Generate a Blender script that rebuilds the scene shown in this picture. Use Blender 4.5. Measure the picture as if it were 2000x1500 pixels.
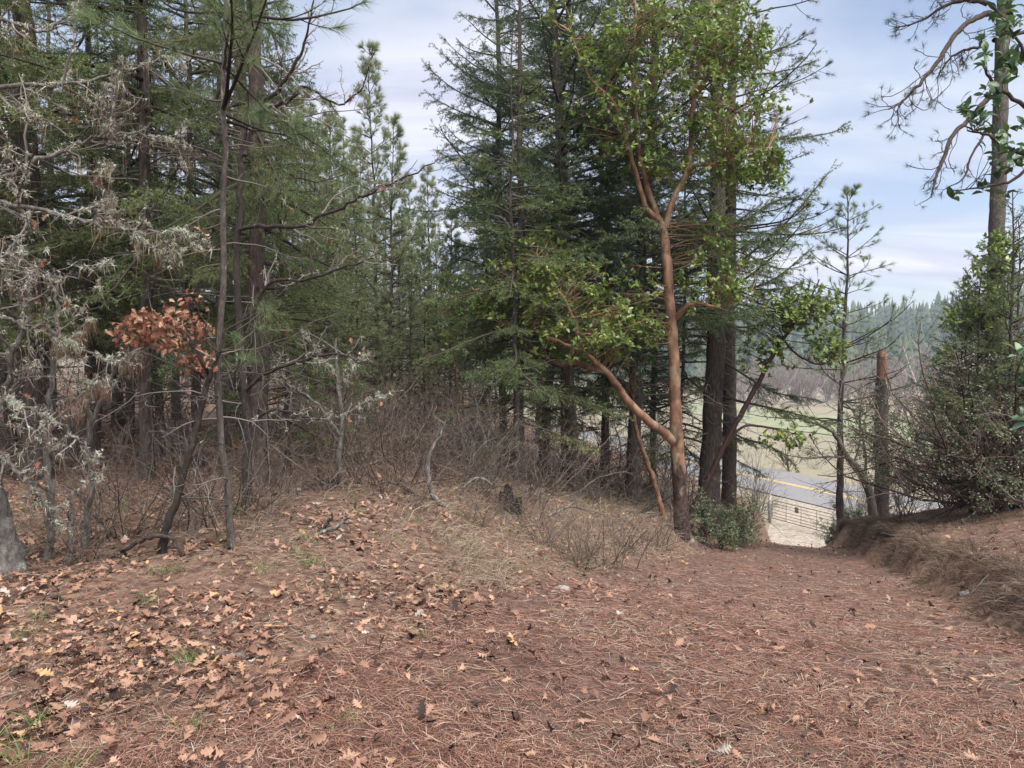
import bpy, math, random
import numpy as np
from mathutils import Matrix, Vector

for o in list(bpy.data.objects):
    bpy.data.objects.remove(o, do_unlink=True)
scene = bpy.context.scene
COL = scene.collection

# ------------------------------------------------------------------ camera
CAM_Z = 1.6
FPX = 1400.0                      # focal length in pixels of the 2000 px wide photograph
PITCH = math.atan(50.0 / FPX)
cam_d = bpy.data.cameras.new('camera')
cam_d.sensor_width = 36.0
cam_d.lens = 36.0 * FPX / 2000.0
cam_d.clip_start = 0.05
cam_d.clip_end = 6000.0
cam = bpy.data.objects.new('camera', cam_d)
cam.location = (0, 0, CAM_Z)
cam.rotation_euler = (math.pi / 2 - PITCH, 0, 0)
COL.objects.link(cam)
scene.camera = cam

# ------------------------------------------------------------------ sky and sun
SUN_EL, SUN_AZ = math.radians(62), math.radians(150)     # compass: clockwise from +Y
world = bpy.data.worlds.new('World')
scene.world = world
world.use_nodes = True
wn = world.node_tree
wn.nodes.clear()
def N(t, kind, **kw):
    n = t.nodes.new(kind)
    for k, v in kw.items():
        setattr(n, k, v)
    return n
out = N(wn, 'ShaderNodeOutputWorld')
bg = N(wn, 'ShaderNodeBackground')
bg.inputs['Strength'].default_value = 0.1
sky = N(wn, 'ShaderNodeTexSky')
sky.sky_type = 'NISHITA'
sky.sun_disc = False
sky.sun_elevation = SUN_EL
sky.sun_rotation = SUN_AZ
sky.air_density = 1.0
sky.dust_density = 1.5
tc = N(wn, 'ShaderNodeTexCoord')
sep = N(wn, 'ShaderNodeSeparateXYZ')
wn.links.new(tc.outputs['Generated'], sep.inputs[0])
zz = N(wn, 'ShaderNodeMath', operation='MAXIMUM')
wn.links.new(sep.outputs['Z'], zz.inputs[0]); zz.inputs[1].default_value = 0.0
za = N(wn, 'ShaderNodeMath', operation='ADD')
wn.links.new(zz.outputs[0], za.inputs[0]); za.inputs[1].default_value = 0.16
dx = N(wn, 'ShaderNodeMath', operation='DIVIDE'); dy = N(wn, 'ShaderNodeMath', operation='DIVIDE')
wn.links.new(sep.outputs['X'], dx.inputs[0]); wn.links.new(za.outputs[0], dx.inputs[1])
wn.links.new(sep.outputs['Y'], dy.inputs[0]); wn.links.new(za.outputs[0], dy.inputs[1])
cmb = N(wn, 'ShaderNodeCombineXYZ')
wn.links.new(dx.outputs[0], cmb.inputs[0]); wn.links.new(dy.outputs[0], cmb.inputs[1])
mp = N(wn, 'ShaderNodeMapping')
mp.inputs['Scale'].default_value = (0.55, 1.25, 1.0)
mp.inputs['Rotation'].default_value = (0, 0, math.radians(-14))
mp.inputs['Location'].default_value = (3.1, 1.9, 0)
wn.links.new(cmb.outputs[0], mp.inputs[0])
nz = N(wn, 'ShaderNodeTexNoise')
nz.inputs['Scale'].default_value = 1.0
nz.inputs['Detail'].default_value = 6.0
nz.inputs['Roughness'].default_value = 0.52
nz.inputs['Distortion'].default_value = 0.5
wn.links.new(mp.outputs[0], nz.inputs['Vector'])
rmp = N(wn, 'ShaderNodeValToRGB')
rmp.color_ramp.elements[0].position = 0.36; rmp.color_ramp.elements[0].color = (0.22, 0.22, 0.22, 1)
rmp.color_ramp.elements[1].position = 0.60; rmp.color_ramp.elements[1].color = (1, 1, 1, 1)
wn.links.new(nz.outputs['Fac'], rmp.inputs[0])
mixs = N(wn, 'ShaderNodeMix', data_type='RGBA')
wn.links.new(rmp.outputs[0], mixs.inputs['Factor'])
wn.links.new(sky.outputs[0], mixs.inputs['A'])
nz2 = N(wn, 'ShaderNodeTexNoise')
nz2.inputs['Scale'].default_value = 1.7; nz2.inputs['Detail'].default_value = 5.0; nz2.inputs['Roughness'].default_value = 0.55; nz2.inputs['Distortion'].default_value = 0.8
mp2 = N(wn, 'ShaderNodeMapping'); mp2.inputs['Scale'].default_value = (0.4, 1.5, 1.0); mp2.inputs['Rotation'].default_value = (0, 0, math.radians(-20)); mp2.inputs['Location'].default_value = (7.3, 0.4, 0)
wn.links.new(cmb.outputs[0], mp2.inputs[0]); wn.links.new(mp2.outputs[0], nz2.inputs['Vector'])
tone = N(wn, 'ShaderNodeValToRGB')
tone.color_ramp.elements[0].position = 0.36; tone.color_ramp.elements[0].color = (0.60, 0.64, 0.82, 1)
tone.color_ramp.elements[1].position = 0.62; tone.color_ramp.elements[1].color = (0.90, 0.92, 1.0, 1)
wn.links.new(nz2.outputs['Fac'], tone.inputs[0])
tsc = N(wn, 'ShaderNodeVectorMath', operation='SCALE'); tsc.inputs['Scale'].default_value = 5.5
wn.links.new(tone.outputs[0], tsc.inputs[0]); wn.links.new(tsc.outputs[0], mixs.inputs['B'])
wn.links.new(mixs.outputs['Result'], bg.inputs['Color'])
wn.links.new(bg.outputs[0], out.inputs['Surface'])

sun_d = bpy.data.lights.new('sun', 'SUN')
sun_d.energy = 3.3
sun_d.angle = math.radians(50)
sun_d.color = (1.0, 0.95, 0.88)
sun = bpy.data.objects.new('sun', sun_d)
sdir = Vector((math.sin(SUN_AZ) * math.cos(SUN_EL), math.cos(SUN_AZ) * math.cos(SUN_EL), math.sin(SUN_EL)))
sun.rotation_euler = (-sdir).to_track_quat('-Z', 'Y').to_euler()
sun.location = (0, 0, 60)
COL.objects.link(sun)

scene.view_settings.view_transform = 'Standard'
scene.view_settings.look = 'None'
scene.view_settings.gamma = 1.0
scene.view_settings.use_curve_mapping = False
scene.view_settings.exposure = 1.02
scene.render.engine = 'CYCLES'
scene.cycles.max_bounces = 5
scene.cycles.diffuse_bounces = 3
scene.cycles.glossy_bounces = 2
scene.cycles.transmission_bounces = 3
scene.cycles.volume_bounces = 0
scene.cycles.use_denoising = True
scene.cycles.sample_clamp_indirect = 6.0
scene.cycles.caustics_reflective = False
scene.cycles.caustics_refractive = False

# ------------------------------------------------------------------ helpers
G = np.random.default_rng(11)
def norm(v):
    return v / np.maximum(np.linalg.norm(v, axis=-1, keepdims=True), 1e-9)
def sstep(x, a, b):
    t = np.clip((x - a) / (b - a), 0, 1)
    return t * t * (3 - 2 * t)
CS, SN = math.cos(PITCH), math.sin(PITCH)
def ray(px, py):
    r, u = (px - 1000) / FPX, (750 - py) / FPX
    return np.array([r, CS + u * SN, -SN + u * CS])
def W(px, py, Y):                                  # photograph pixel at depth Y -> place in the world
    d = ray(px, py)
    return np.array([0, 0, CAM_Z]) + d * (Y / d[1])
def M_PER_PX(Y): return Y / FPX

class Geo:
    def __init__(s): s.V, s.F, s.C, s.n = [], [], [], 0
    def add(s, V, F, c=0.5):
        V = np.asarray(V, float).reshape(-1, 3); F = np.asarray(F, np.int64).reshape(-1, 3)
        if len(V) == 0: return s
        c = np.broadcast_to(np.asarray(c, float).reshape(-1) if np.ndim(c) else np.array([c]), (len(V),)) if np.ndim(c) == 0 or len(np.atleast_1d(c)) in (1, len(V)) else c
        s.V.append(V); s.F.append(F + s.n); s.C.append(np.array(c, float)); s.n += len(V); return s
    def mesh(s, name, mats, smooth=False):
        me = bpy.data.meshes.new(name)
        V = np.concatenate(s.V) if s.V else np.zeros((0, 3)); F = np.concatenate(s.F) if s.F else np.zeros((0, 3), int)
        C = np.concatenate(s.C) if s.C else np.zeros(0)
        nv, nf = len(V), len(F)
        me.vertices.add(nv); me.vertices.foreach_set('co', V.astype(np.float32).ravel())
        me.loops.add(nf * 3); me.loops.foreach_set('vertex_index', F.astype(np.int32).ravel())
        me.polygons.add(nf)
        me.polygons.foreach_set('loop_start', np.arange(0, nf * 3, 3, dtype=np.int32))
        if smooth: me.polygons.foreach_set('use_smooth', np.ones(nf, bool))
        a = me.attributes.new('v', 'FLOAT', 'POINT'); a.data.foreach_set('value', C.astype(np.float32))
        me.update(calc_edges=True)
        for m in (mats if isinstance(mats, (list, tuple)) else [mats]): me.materials.append(m)
        return me
    def build(s, name, mat, parent=None, smooth=False, kind=None):
        return link(name, s.mesh(name, mat, smooth), parent, kind)
def link(name, me, parent=None, kind=None):
    o = bpy.data.objects.new(name, me); COL.objects.link(o)
    if parent is not None: o.parent = parent
    if kind: o['kind'] = kind
    return o
def tag(o, label, cat, group=None):
    o['label'] = label; o['category'] = cat
    if group: o['group'] = group
    return o
def thing(name, label, cat, loc=(0, 0, 0), rz=0.0, group=None, sc=1.0):
    o = bpy.data.objects.new(name, None); COL.objects.link(o)
    o.empty_display_size = 0.2
    o.location = tuple(loc); o.rotation_euler = (0, 0, rz); o.scale = (sc, sc, sc)
    return tag(o, label, cat, group)
def dup(root, label, loc, rz=0.0, sc=1.0, group=None, cat=None):
    r = root.copy(); COL.objects.link(r)
    r.location = tuple(loc); r.rotation_euler = (0, 0, rz); r.scale = (sc, sc, sc)
    r['label'] = label
    if cat: r['category'] = cat
    if group: r['group'] = group
    elif 'group' in r: del r['group']
    for ch in root.children:
        c = ch.copy(); COL.objects.link(c); c.parent = r
        for g in ch.children:
            d = g.copy(); COL.objects.link(d); d.parent = c
    return r

def tubes(P, R, k=4, rng=G, rough=0.0):
    """P (m,n,3) paths, R (m,n) radii -> triangles."""
    P = np.asarray(P, float); R = np.asarray(R, float)
    if P.ndim == 2: P = P[None]; R = R[None]
    m, n, _ = P.shape
    T = norm(np.gradient(P, axis=1))
    mean = norm(T.mean(axis=1))
    ref = np.where(np.abs(mean[:, 2:3]) > 0.7, np.array([[1.0, 0.13, 0]]), np.array([[0, 0.05, 1.0]]))[:, None, :]
    A = norm(np.cross(T, ref)); B = np.cross(T, A)
    a = np.arange(k) * 2 * np.pi / k
    rr = R[:, :, None] * (1 + rough * rng.standard_normal((m, n, k))) if rough else np.repeat(R[:, :, None], k, 2)
    V = P[:, :, None, :] + rr[..., None] * (np.cos(a)[None, None, :, None] * A[:, :, None, :] + np.sin(a)[None, None, :, None] * B[:, :, None, :])
    i = np.arange(n - 1)[:, None]; j = np.arange(k)[None, :]; j2 = (j + 1) % k
    q = np.stack([i * k + j, i * k + j2, (i + 1) * k + j2, (i + 1) * k + j], -1).reshape(-1, 4)
    f = np.concatenate([q[:, [0, 1, 2]], q[:, [0, 2, 3]]])
    F = (np.arange(m)[:, None, None] * (n * k) + f[None]).reshape(-1, 3)
    return V.reshape(-1, 3), F
def percol(m, per, rng=G, lo=0, hi=1):
    return np.repeat(rng.uniform(lo, hi, m), per)
def wander(S, D, L, n, wob, grav=0.0, rng=G, up=0.0):
    S = np.asarray(S, float); D = norm(np.asarray(D, float)); L = np.asarray(L, float)
    m = len(S); P = np.zeros((m, n + 1, 3)); P[:, 0] = S; d = D
    for i in range(n):
        g = grav + (up - grav) * (i / max(n - 1, 1))
        d = d + wob * rng.standard_normal((m, 3)); d[:, 2] += g
        d = norm(d)
        P[:, i + 1] = P[:, i] + d * (L / n)[:, None]
    return P
def plen(P): return np.linalg.norm(np.diff(P, axis=1), axis=-1).sum(1)
def at_t(P, idx, t):
    n = P.shape[1] - 1
    x = np.clip(t, 0, 0.9999) * n; i = x.astype(int); f = (x - i)[:, None]
    a, b = P[idx, i], P[idx, i + 1]
    return a * (1 - f) + b * f, norm(b - a)
def spawn(P, R, per, t0, t1, ang, lfac, n, wob, grav=0.0, rng=G, lmin=0.02, up=0.0, rfac=0.6, rtip=0.3, upbias=0.0):
    m = len(P); idx = np.repeat(np.arange(m), per)
    t = rng.uniform(t0, t1, len(idx)); pos, tan = at_t(P, idx, t)
    pr = norm(np.cross(tan, rng.standard_normal((len(idx), 3))))
    pr[:, 2] += upbias; pr = norm(pr)
    a = ang * rng.uniform(0.6, 1.3, len(idx))
    d = np.cos(a)[:, None] * tan + np.sin(a)[:, None] * pr
    L = np.maximum(lfac * plen(P)[idx] * (1 - 0.6 * t) * rng.uniform(0.5, 1.25, len(idx)), lmin)
    C = wander(pos, d, L, n, wob, grav, rng, up)
    ri = R[idx, np.clip((t * (R.shape[1] - 1)).astype(int), 0, R.shape[1] - 1)] * rfac
    return C, ri[:, None] * np.linspace(1, rtip, n + 1)[None]
def needles(O, D, L, w, rng=G):
    m = len(O)
    side = norm(np.cross(D, rng.standard_normal((m, 3)))) * (w / 2) if np.ndim(w) == 0 else norm(np.cross(D, rng.standard_normal((m, 3)))) * (w[:, None] / 2)
    V = np.stack([O - side, O + side, O + D * L[:, None]], 1).reshape(-1, 3)
    return V, np.arange(3 * m).reshape(-1, 3)
def inst(TV, TF, R, S, T):
    """copies of a small template: R (m,3,3), S (m,), T (m,3)"""
    V = np.einsum('mij,kj->mki', R, TV) * S[:, None, None] + T[:, None, :]
    F = (np.arange(len(T))[:, None, None] * len(TV) + TF[None]).reshape(-1, 3)
    return V.reshape(-1, 3), F
def frames(X, Z):
    X = norm(X); Y = norm(np.cross(Z, X)); Z2 = np.cross(X, Y)
    return np.stack([X, Y, Z2], -1)
def crom(pts, per=6):
    p = np.asarray(pts, float); p = np.vstack([2 * p[0] - p[1], p, 2 * p[-1] - p[-2]])
    o = []
    for i in range(1, len(p) - 2):
        for t in np.arange(per) / per:
            a, b, c, d = p[i - 1], p[i], p[i + 1], p[i + 2]
            o.append(0.5 * ((2 * b) + (-a + c) * t + (2 * a - 5 * b + 4 * c - d) * t * t + (-a + 3 * b - 3 * c + d) * t ** 3))
    o.append(p[-2]); return np.array(o)

# ------------------------------------------------------------------ lie of the land
_ky = np.array([-60, -6, 0, 2.5, 4, 5, 7, 9, 14, 20, 30, 42, 47, 53, 4000], float)
_kz = np.array([0.4, 0.1, 0.0, -0.04, -0.17, -0.34, -0.84, -1.30, -2.40, -3.70, -6.6, -9.5, -9.85, -10.1, -10.1])
def zpath(y):
    y = np.asarray(y, float); s = 0
    for k in (-1, -0.5, 0, 0.5, 1):
        s = s + np.interp(y + k * (0.6 + 0.05 * np.clip(np.abs(y), 0, 60)), _ky, _kz)
    return s / 5
def path_dy(X, Y):
    X = np.asarray(X, float); Y = np.asarray(Y, float)
    return (X + 0.6) * 0.915 - Y * 0.403, ((X + 0.6) * 0.403 + Y * 0.915) * 0.915
def halfw(yf): return np.interp(yf, [4, 9, 20, 38, 46], [2.0, 1.85, 1.3, 1.9, 3.2])
def halfr(yf): return np.interp(yf, [4, 9, 17, 22, 34, 42, 47], [2.0, 1.85, 1.35, 0.75, 1.2, 1.9, 2.8])
def road_e(X, Y): return (X - 23.65) * 0.925 + (Y - 70.6) * 0.38
def road_s(X, Y): return (X - 23.65) * 0.38 - (Y - 70.6) * 0.925
def lump(X, Y):
    return (np.sin(X * 1.7 + 1.3 * np.sin(Y * 0.9)) * np.sin(Y * 1.3 + 0.7) * 0.035
            + np.sin(X * 4.1 + Y * 2.2) * np.sin(Y * 3.7 - X * 1.1 + 2) * 0.014 + np.sin(X * .31 + 2) * np.sin(Y * .27) * .03)
def ground(X, Y):
    X = np.asarray(X, float); Y = np.asarray(Y, float)
    d, yf = path_dy(X, Y); zp = zpath(yf); hw = halfw(yf); hr = halfr(yf)
    sp = np.log1p(np.exp(np.clip((X - 0.3) * 2.2, -30, 30))) / 2.2
    HL = -0.28 * sp * sstep(Y, 1.5, 7) - (0.13 * np.clip(Y - 7.0, 0, 8.3) + 0.05 * np.clip(Y - 15.3, 0, None)) * sstep(X, -3.5, 1.2) - 0.03 * np.clip(Y - 12, 0, 90) * (1 - sstep(X, -3.5, 1.2))
    HL = np.maximum(HL, -11)
    HL = np.maximum(HL, zp - 0.4)
    up = np.clip(d - hr - 0.45, 0, None)
    HR = zp + 0.34 + 0.22 * sstep(yf, 6, 10) + 0.25 * sstep(yf, 10, 20) + 0.28 * np.minimum(up, 3.0)
    near = 1 - sstep(yf, 7.5, 12.5); wl = sstep(-d, hw - 0.1 - 0.6 * near, hw + 0.85 + 1.7 * near)
    edge = 0.16 * np.sin(yf * 2.1) + 0.09 * np.sin(yf * 5.3 + 1)
    wr = 0.16 * sstep(d + edge, hr - 0.35, hr + 0.2) + 0.84 * sstep(d + edge, hr + 0.08, hr + 0.42)
    dish = 0.04 * sstep(np.abs(d), 0.3, hw)
    z = zp + dish + wl * (HL - zp) + wr * (HR - zp) + lump(X, Y) * (0.25 + 0.75 * np.maximum(wl, wr))
    e = road_e(X, Y); wv = sstep(e, -26, -13.5)
    z = z * (1 - wv) + wv * (-10.1 - 0.012 * np.clip(e - 8, 0, 200))
    # far hills
    rr = np.hypot(X - 150, Y) ; az = np.arctan2(X, np.maximum(Y, 1))
    hh = (60 + 7 * np.sin(az * 9 + 1.0) + 4 * np.sin(az * 23)) * sstep(rr, 330, 820)
    return z + hh * sstep(Y, 150, 420)
def gz(x, y): return float(ground(np.array([x]), np.array([y]))[0])
def hit(px, py, ymax=200):                        # where the line of sight through a pixel meets the land
    d = ray(px, py); o = np.array([0, 0, CAM_Z])
    ys = np.linspace(1.0, ymax, 12000)
    p = o[None] + d[None] * (ys / d[1])[:, None]
    below = p[:, 2] < ground(p[:, 0], p[:, 1])
    i = int(np.argmax(below)) if below.any() else len(ys) - 1
    return np.array([p[i, 0], p[i, 1], gz(p[i, 0], p[i, 1])])
def gnormal(X, Y, h=0.08):
    zx = (ground(X + h, Y) - ground(X - h, Y)) / (2 * h); zy = (ground(X, Y + h) - ground(X, Y - h)) / (2 * h)
    return norm(np.stack([-zx, -zy, np.ones_like(zx)], -1))

# ------------------------------------------------------------------ materials
MATS = {}
def mat(name, ramp, rough=0.85, noise=None, bump=None, transl=0.0, spec=0.3, attr=True, obj_rand=0.0, stretch=(1, 1, 1), spots=None, hue=None):
    """ramp: [(pos, rgb)...] over the per-piece value v; noise=(scale, amount) mixes a texture into v;
    bump=(scale, strength, dist); spots=(scale, threshold, rgb) patches of another colour."""
    m = bpy.data.materials.new(name); m.use_nodes = True; t = m.node_tree; t.nodes.clear()
    o = N(t, 'ShaderNodeOutputMaterial'); b = N(t, 'ShaderNodeBsdfPrincipled')
    b.inputs['Roughness'].default_value = rough
    b.inputs['Specular IOR Level'].default_value = spec
    at = N(t, 'ShaderNodeAttribute', attribute_name='v')
    fac = at.outputs['Fac'] if attr else None
    tcn = N(t, 'ShaderNodeTexCoord'); mpn = N(t, 'ShaderNodeMapping'); mpn.inputs['Scale'].default_value = stretch
    t.links.new(tcn.outputs['Object'], mpn.inputs[0])
    if noise:
        n1 = N(t, 'ShaderNodeTexNoise'); n1.inputs['Scale'].default_value = noise[0]; n1.inputs['Detail'].default_value = 5; n1.inputs['Roughness'].default_value = 0.65
        t.links.new(mpn.outputs[0], n1.inputs['Vector'])
        if fac is not None:
            mm = N(t, 'ShaderNodeMath', operation='MULTIPLY_ADD'); t.links.new(n1.outputs['Fac'], mm.inputs[0])
            mm.inputs[1].default_value = noise[1]
            sb = N(t, 'ShaderNodeMath', operation='SUBTRACT'); t.links.new(fac, sb.inputs[0]); sb.inputs[1].default_value = noise[1] * 0.5
            t.links.new(sb.outputs[0], mm.inputs[2]); fac = mm.outputs[0]
        else: fac = n1.outputs['Fac']
    if obj_rand:
        oi = N(t, 'ShaderNodeObjectInfo'); m2 = N(t, 'ShaderNodeMath', operation='MULTIPLY_ADD')
        t.links.new(oi.outputs['Random'], m2.inputs[0]); m2.inputs[1].default_value = obj_rand; 
        s2 = N(t, 'ShaderNodeMath', operation='SUBTRACT'); t.links.new(fac, s2.inputs[0]); s2.inputs[1].default_value = obj_rand * 0.5
        t.links.new(s2.outputs[0], m2.inputs[2]); fac = m2.outputs[0]
    cr = N(t, 'ShaderNodeValToRGB'); e = cr.color_ramp.elements
    while len(e) < len(ramp): e.new(0.5)
    for k, (p, c) in enumerate(ramp):
        e[k].position = p; e[k].color = (*c, 1)
    t.links.new(fac, cr.inputs[0]); col = cr.outputs[0]
    if spots:
        for (ssc, thr, rgb) in spots:
            n2 = N(t, 'ShaderNodeTexNoise'); n2.inputs['Scale'].default_value = ssc; n2.inputs['Detail'].default_value = 4
            t.links.new(mpn.outputs[0], n2.inputs['Vector'])
            mr = N(t, 'ShaderNodeMapRange'); mr.inputs['From Min'].default_value = thr; mr.inputs['From Max'].default_value = thr + 0.07
            t.links.new(n2.outputs['Fac'], mr.inputs['Value'])
            mx = N(t, 'ShaderNodeMix', data_type='RGBA'); t.links.new(mr.outputs[0], mx.inputs['Factor']); t.links.new(col, mx.inputs['A'])
            mx.inputs['B'].default_value = (*rgb, 1); col = mx.outputs['Result']
    t.links.new(col, b.inputs['Base Color'])
    if bump:
        n3 = N(t, 'ShaderNodeTexNoise'); n3.inputs['Scale'].default_value = bump[0]; n3.inputs['Detail'].default_value = 6; n3.inputs['Roughness'].default_value = 0.7
        t.links.new(mpn.outputs[0], n3.inputs['Vector'])
        bp = N(t, 'ShaderNodeBump'); bp.inputs['Strength'].default_value = bump[1]; bp.inputs['Distance'].default_value = bump[2]
        t.links.new(n3.outputs['Fac'], bp.inputs['Height']); t.links.new(bp.outputs[0], b.inputs['Normal'])
    if transl:
        tr = N(t, 'ShaderNodeBsdfTranslucent'); t.links.new(col, tr.inputs['Color'])
        mxs = N(t, 'ShaderNodeMixShader'); mxs.inputs[0].default_value = transl
        t.links.new(b.outputs[0], mxs.inputs[1]); t.links.new(tr.outputs[0], mxs.inputs[2]); t.links.new(mxs.outputs[0], o.inputs['Surface'])
    else: t.links.new(b.outputs[0], o.inputs['Surface'])
    MATS[name] = m; return m

M_firbark = mat('fir_bark', [(0.2, (0.025, 0.02, 0.017)), (0.5, (0.085, 0.068, 0.058)), (0.85, (0.2, 0.175, 0.155))], 0.95, (26, 1.1), (26, 1.0, 0.05), stretch=(1, 1, 0.22), spots=[(9, 0.66, (0.23, 0.24, 0.19))])
M_pinebark = mat('pine_bark', [(0.2, (0.03, 0.023, 0.02)), (0.5, (0.105, 0.08, 0.069)), (0.85, (0.22, 0.175, 0.15))], 0.95, (22, 1.1), (22, 1.0, 0.05), stretch=(1, 1, 0.25))
M_greybark = mat('grey_bark', [(0.2, (0.055, 0.05, 0.044)), (0.55, (0.19, 0.175, 0.155)), (0.9, (0.40, 0.385, 0.345))], 0.95, (30, 1.2), (34, 1.0, 0.05), stretch=(1, 1, 0.3), spots=[(14, 0.64, (0.42, 0.43, 0.37))])
M_darkgrey = mat('rough_grey_bark', [(0.2, (0.04, 0.034, 0.03)), (0.55, (0.13, 0.112, 0.098)), (0.9, (0.28, 0.255, 0.23))], 0.95, (34, 1.2), (38, 1.0, 0.03), stretch=(1, 1, 0.3), spots=[(18, 0.64, (0.36, 0.36, 0.31))])
M_darkoak = mat('dark_oak_bark', [(0.2, (0.018, 0.015, 0.013)), (0.6, (0.06, 0.05, 0.043)), (0.9, (0.15, 0.135, 0.12))], 0.95, (35, 1.0), (45, 1.0, 0.02), stretch=(1, 1, 0.4), spots=[(16, 0.67, (0.36, 0.38, 0.34))])
M_dead = mat('dead_twig', [(0.0, (0.055, 0.045, 0.04)), (0.5, (0.14, 0.12, 0.105)), (1.0, (0.30, 0.28, 0.25))], 0.95, spec=0.1)
M_redtwig = mat('shrub_twig', [(0.0, (0.045, 0.034, 0.028)), (0.5, (0.125, 0.095, 0.078)), (1.0, (0.27, 0.225, 0.19))], 0.9, spec=0.1)
M_firtwig = mat('fir_twig', [(0.0, (0.03, 0.024, 0.02)), (1.0, (0.11, 0.095, 0.08))], 0.95, spec=0.1)
M_fir = mat('fir_needles', [(0.0, (0.075, 0.108, 0.043)), (0.5, (0.14, 0.185, 0.072)), (1.0, (0.23, 0.265, 0.11))], 0.55, transl=0.25, obj_rand=0.25)
M_firc = mat('cool_fir_needles', [(0.0, (0.05, 0.085, 0.042)), (0.5, (0.095, 0.14, 0.065)), (1.0, (0.165, 0.205, 0.095))], 0.55, transl=0.25)
M_pine = mat('pine_needles', [(0.0, (0.12, 0.175, 0.085)), (0.5, (0.20, 0.265, 0.13)), (1.0, (0.30, 0.36, 0.19))], 0.5, transl=0.4, obj_rand=0.3)
M_palepine = mat('pale_pine_needles', [(0.0, (0.21, 0.25, 0.13)), (0.5, (0.32, 0.37, 0.20)), (1.0, (0.44, 0.47, 0.29))], 0.5, transl=0.5, obj_rand=0.3)
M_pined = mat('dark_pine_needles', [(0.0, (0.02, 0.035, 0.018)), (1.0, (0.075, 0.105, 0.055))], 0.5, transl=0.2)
M_madleaf = mat('madrone_leaf', [(0.0, (0.075, 0.135, 0.038)), (0.45, (0.175, 0.255, 0.062)), (0.85, (0.28, 0.35, 0.095)), (1.0, (0.40, 0.38, 0.09))], 0.32, transl=0.3, spec=0.5, obj_rand=0.0)
M_madleafd = mat('madrone_leaf_dark', [(0.0, (0.032, 0.075, 0.03)), (0.6, (0.07, 0.14, 0.05)), (1.0, (0.13, 0.21, 0.07))], 0.35, transl=0.25, spec=0.5)
M_madpale = mat('madrone_leaf_pale', [(0.0, (0.07, 0.15, 0.09)), (0.7, (0.16, 0.27, 0.17)), (1.0, (0.20, 0.27, 0.08))], 0.35, transl=0.3, spec=0.5)
M_oakleaf = mat('dead_oak_leaf', [(0.0, (0.13, 0.045, 0.028)), (0.4, (0.30, 0.125, 0.075)), (0.75, (0.46, 0.235, 0.14)), (1.0, (0.60, 0.40, 0.27))], 0.7, (40, 0.25), transl=0.2)
M_litleaf = mat('fallen_leaf', [(0.0, (0.035, 0.022, 0.018)), (0.2, (0.15, 0.08, 0.056)), (0.5, (0.34, 0.195, 0.135)), (0.8, (0.46, 0.295, 0.205)), (0.94, (0.54, 0.33, 0.16)), (1.0, (0.42, 0.39, 0.36))], 0.75, (45, 0.22), transl=0.12)
M_needlelit = mat('fallen_needles', [(0.0, (0.075, 0.036, 0.027)), (0.4, (0.225, 0.112, 0.08)), (0.75, (0.32, 0.175, 0.125)), (1.0, (0.42, 0.33, 0.265))], 0.8, spec=0.2)
M_straw = mat('dry_grass', [(0.0, (0.16, 0.12, 0.085)), (0.5, (0.34, 0.275, 0.195)), (0.9, (0.50, 0.44, 0.33)), (1.0, (0.20, 0.27, 0.10))], 0.8, transl=0.2, spec=0.2)
M_bankgrass = mat('bank_grass', [(0.0, (0.07, 0.05, 0.04)), (0.5, (0.17, 0.125, 0.095)), (1.0, (0.34, 0.27, 0.2))], 0.85, transl=0.15, spec=0.1)
M_clod = mat('earth_clod', [(0.0, (0.07, 0.045, 0.035)), (1.0, (0.22, 0.155, 0.12))], 0.95, (20, 0.6))
M_green = mat('green_grass', [(0.0, (0.09, 0.14, 0.04)), (1.0, (0.24, 0.31, 0.12))], 0.7, transl=0.25)
M_lichen = mat('lichen', [(0.0, (0.30, 0.31, 0.235)), (0.5, (0.49, 0.50, 0.40)), (1.0, (0.68, 0.69, 0.58))], 0.9, transl=0.15, spec=0.1)
M_deadneedle = mat('caught_needles', [(0.0, (0.20, 0.10, 0.07)), (1.0, (0.40, 0.28, 0.2))], 0.9, spec=0.1)
M_manzbark = mat('manzanita_bark', [(0.1, (0.035, 0.018, 0.015)), (0.6, (0.10, 0.055, 0.047)), (1.0, (0.22, 0.165, 0.15))], 0.6, (20, 0.6))
M_manzleaf = mat('manzanita_leaf', [(0.0, (0.075, 0.10, 0.055)), (0.5, (0.14, 0.175, 0.10)), (1.0, (0.25, 0.275, 0.165))], 0.5, transl=0.25)
M_char = mat('charred_wood', [(0.25, (0.012, 0.011, 0.01)), (0.6, (0.05, 0.043, 0.038)), (0.85, (0.16, 0.135, 0.115))], 0.95, (30, 1.0), (30, 1.0, 0.03), stretch=(1, 1, 0.3))
M_snag = mat('snag_wood', [(0.2, (0.035, 0.03, 0.028)), (0.55, (0.105, 0.09, 0.083)), (0.9, (0.24, 0.2, 0.18))], 0.95, (24, 1.1), (24, 1.0, 0.03), stretch=(1, 1, 0.2))
M_snagred = mat('snag_heartwood', [(0.2, (0.12, 0.06, 0.045)), (0.8, (0.34, 0.2, 0.14))], 0.95, (30, 1.1), (30, 1.0, 0.02), stretch=(1, 1, 0.2))
M_asphalt = mat('asphalt', [(0.3, (0.17, 0.168, 0.168)), (0.7, (0.23, 0.226, 0.224))], 0.85, (3, 1.0), (90, 0.3, 0.01), attr=False)
M_yellow = mat('yellow_paint', [(0.3, (0.62, 0.42, 0.07)), (0.7, (0.75, 0.53, 0.11))], 0.6, (8, 1.0), attr=False)
M_white = mat('white_paint', [(0.3, (0.55, 0.55, 0.54)), (0.7, (0.72, 0.72, 0.70))], 0.6, (8, 1.0), attr=False)
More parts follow.
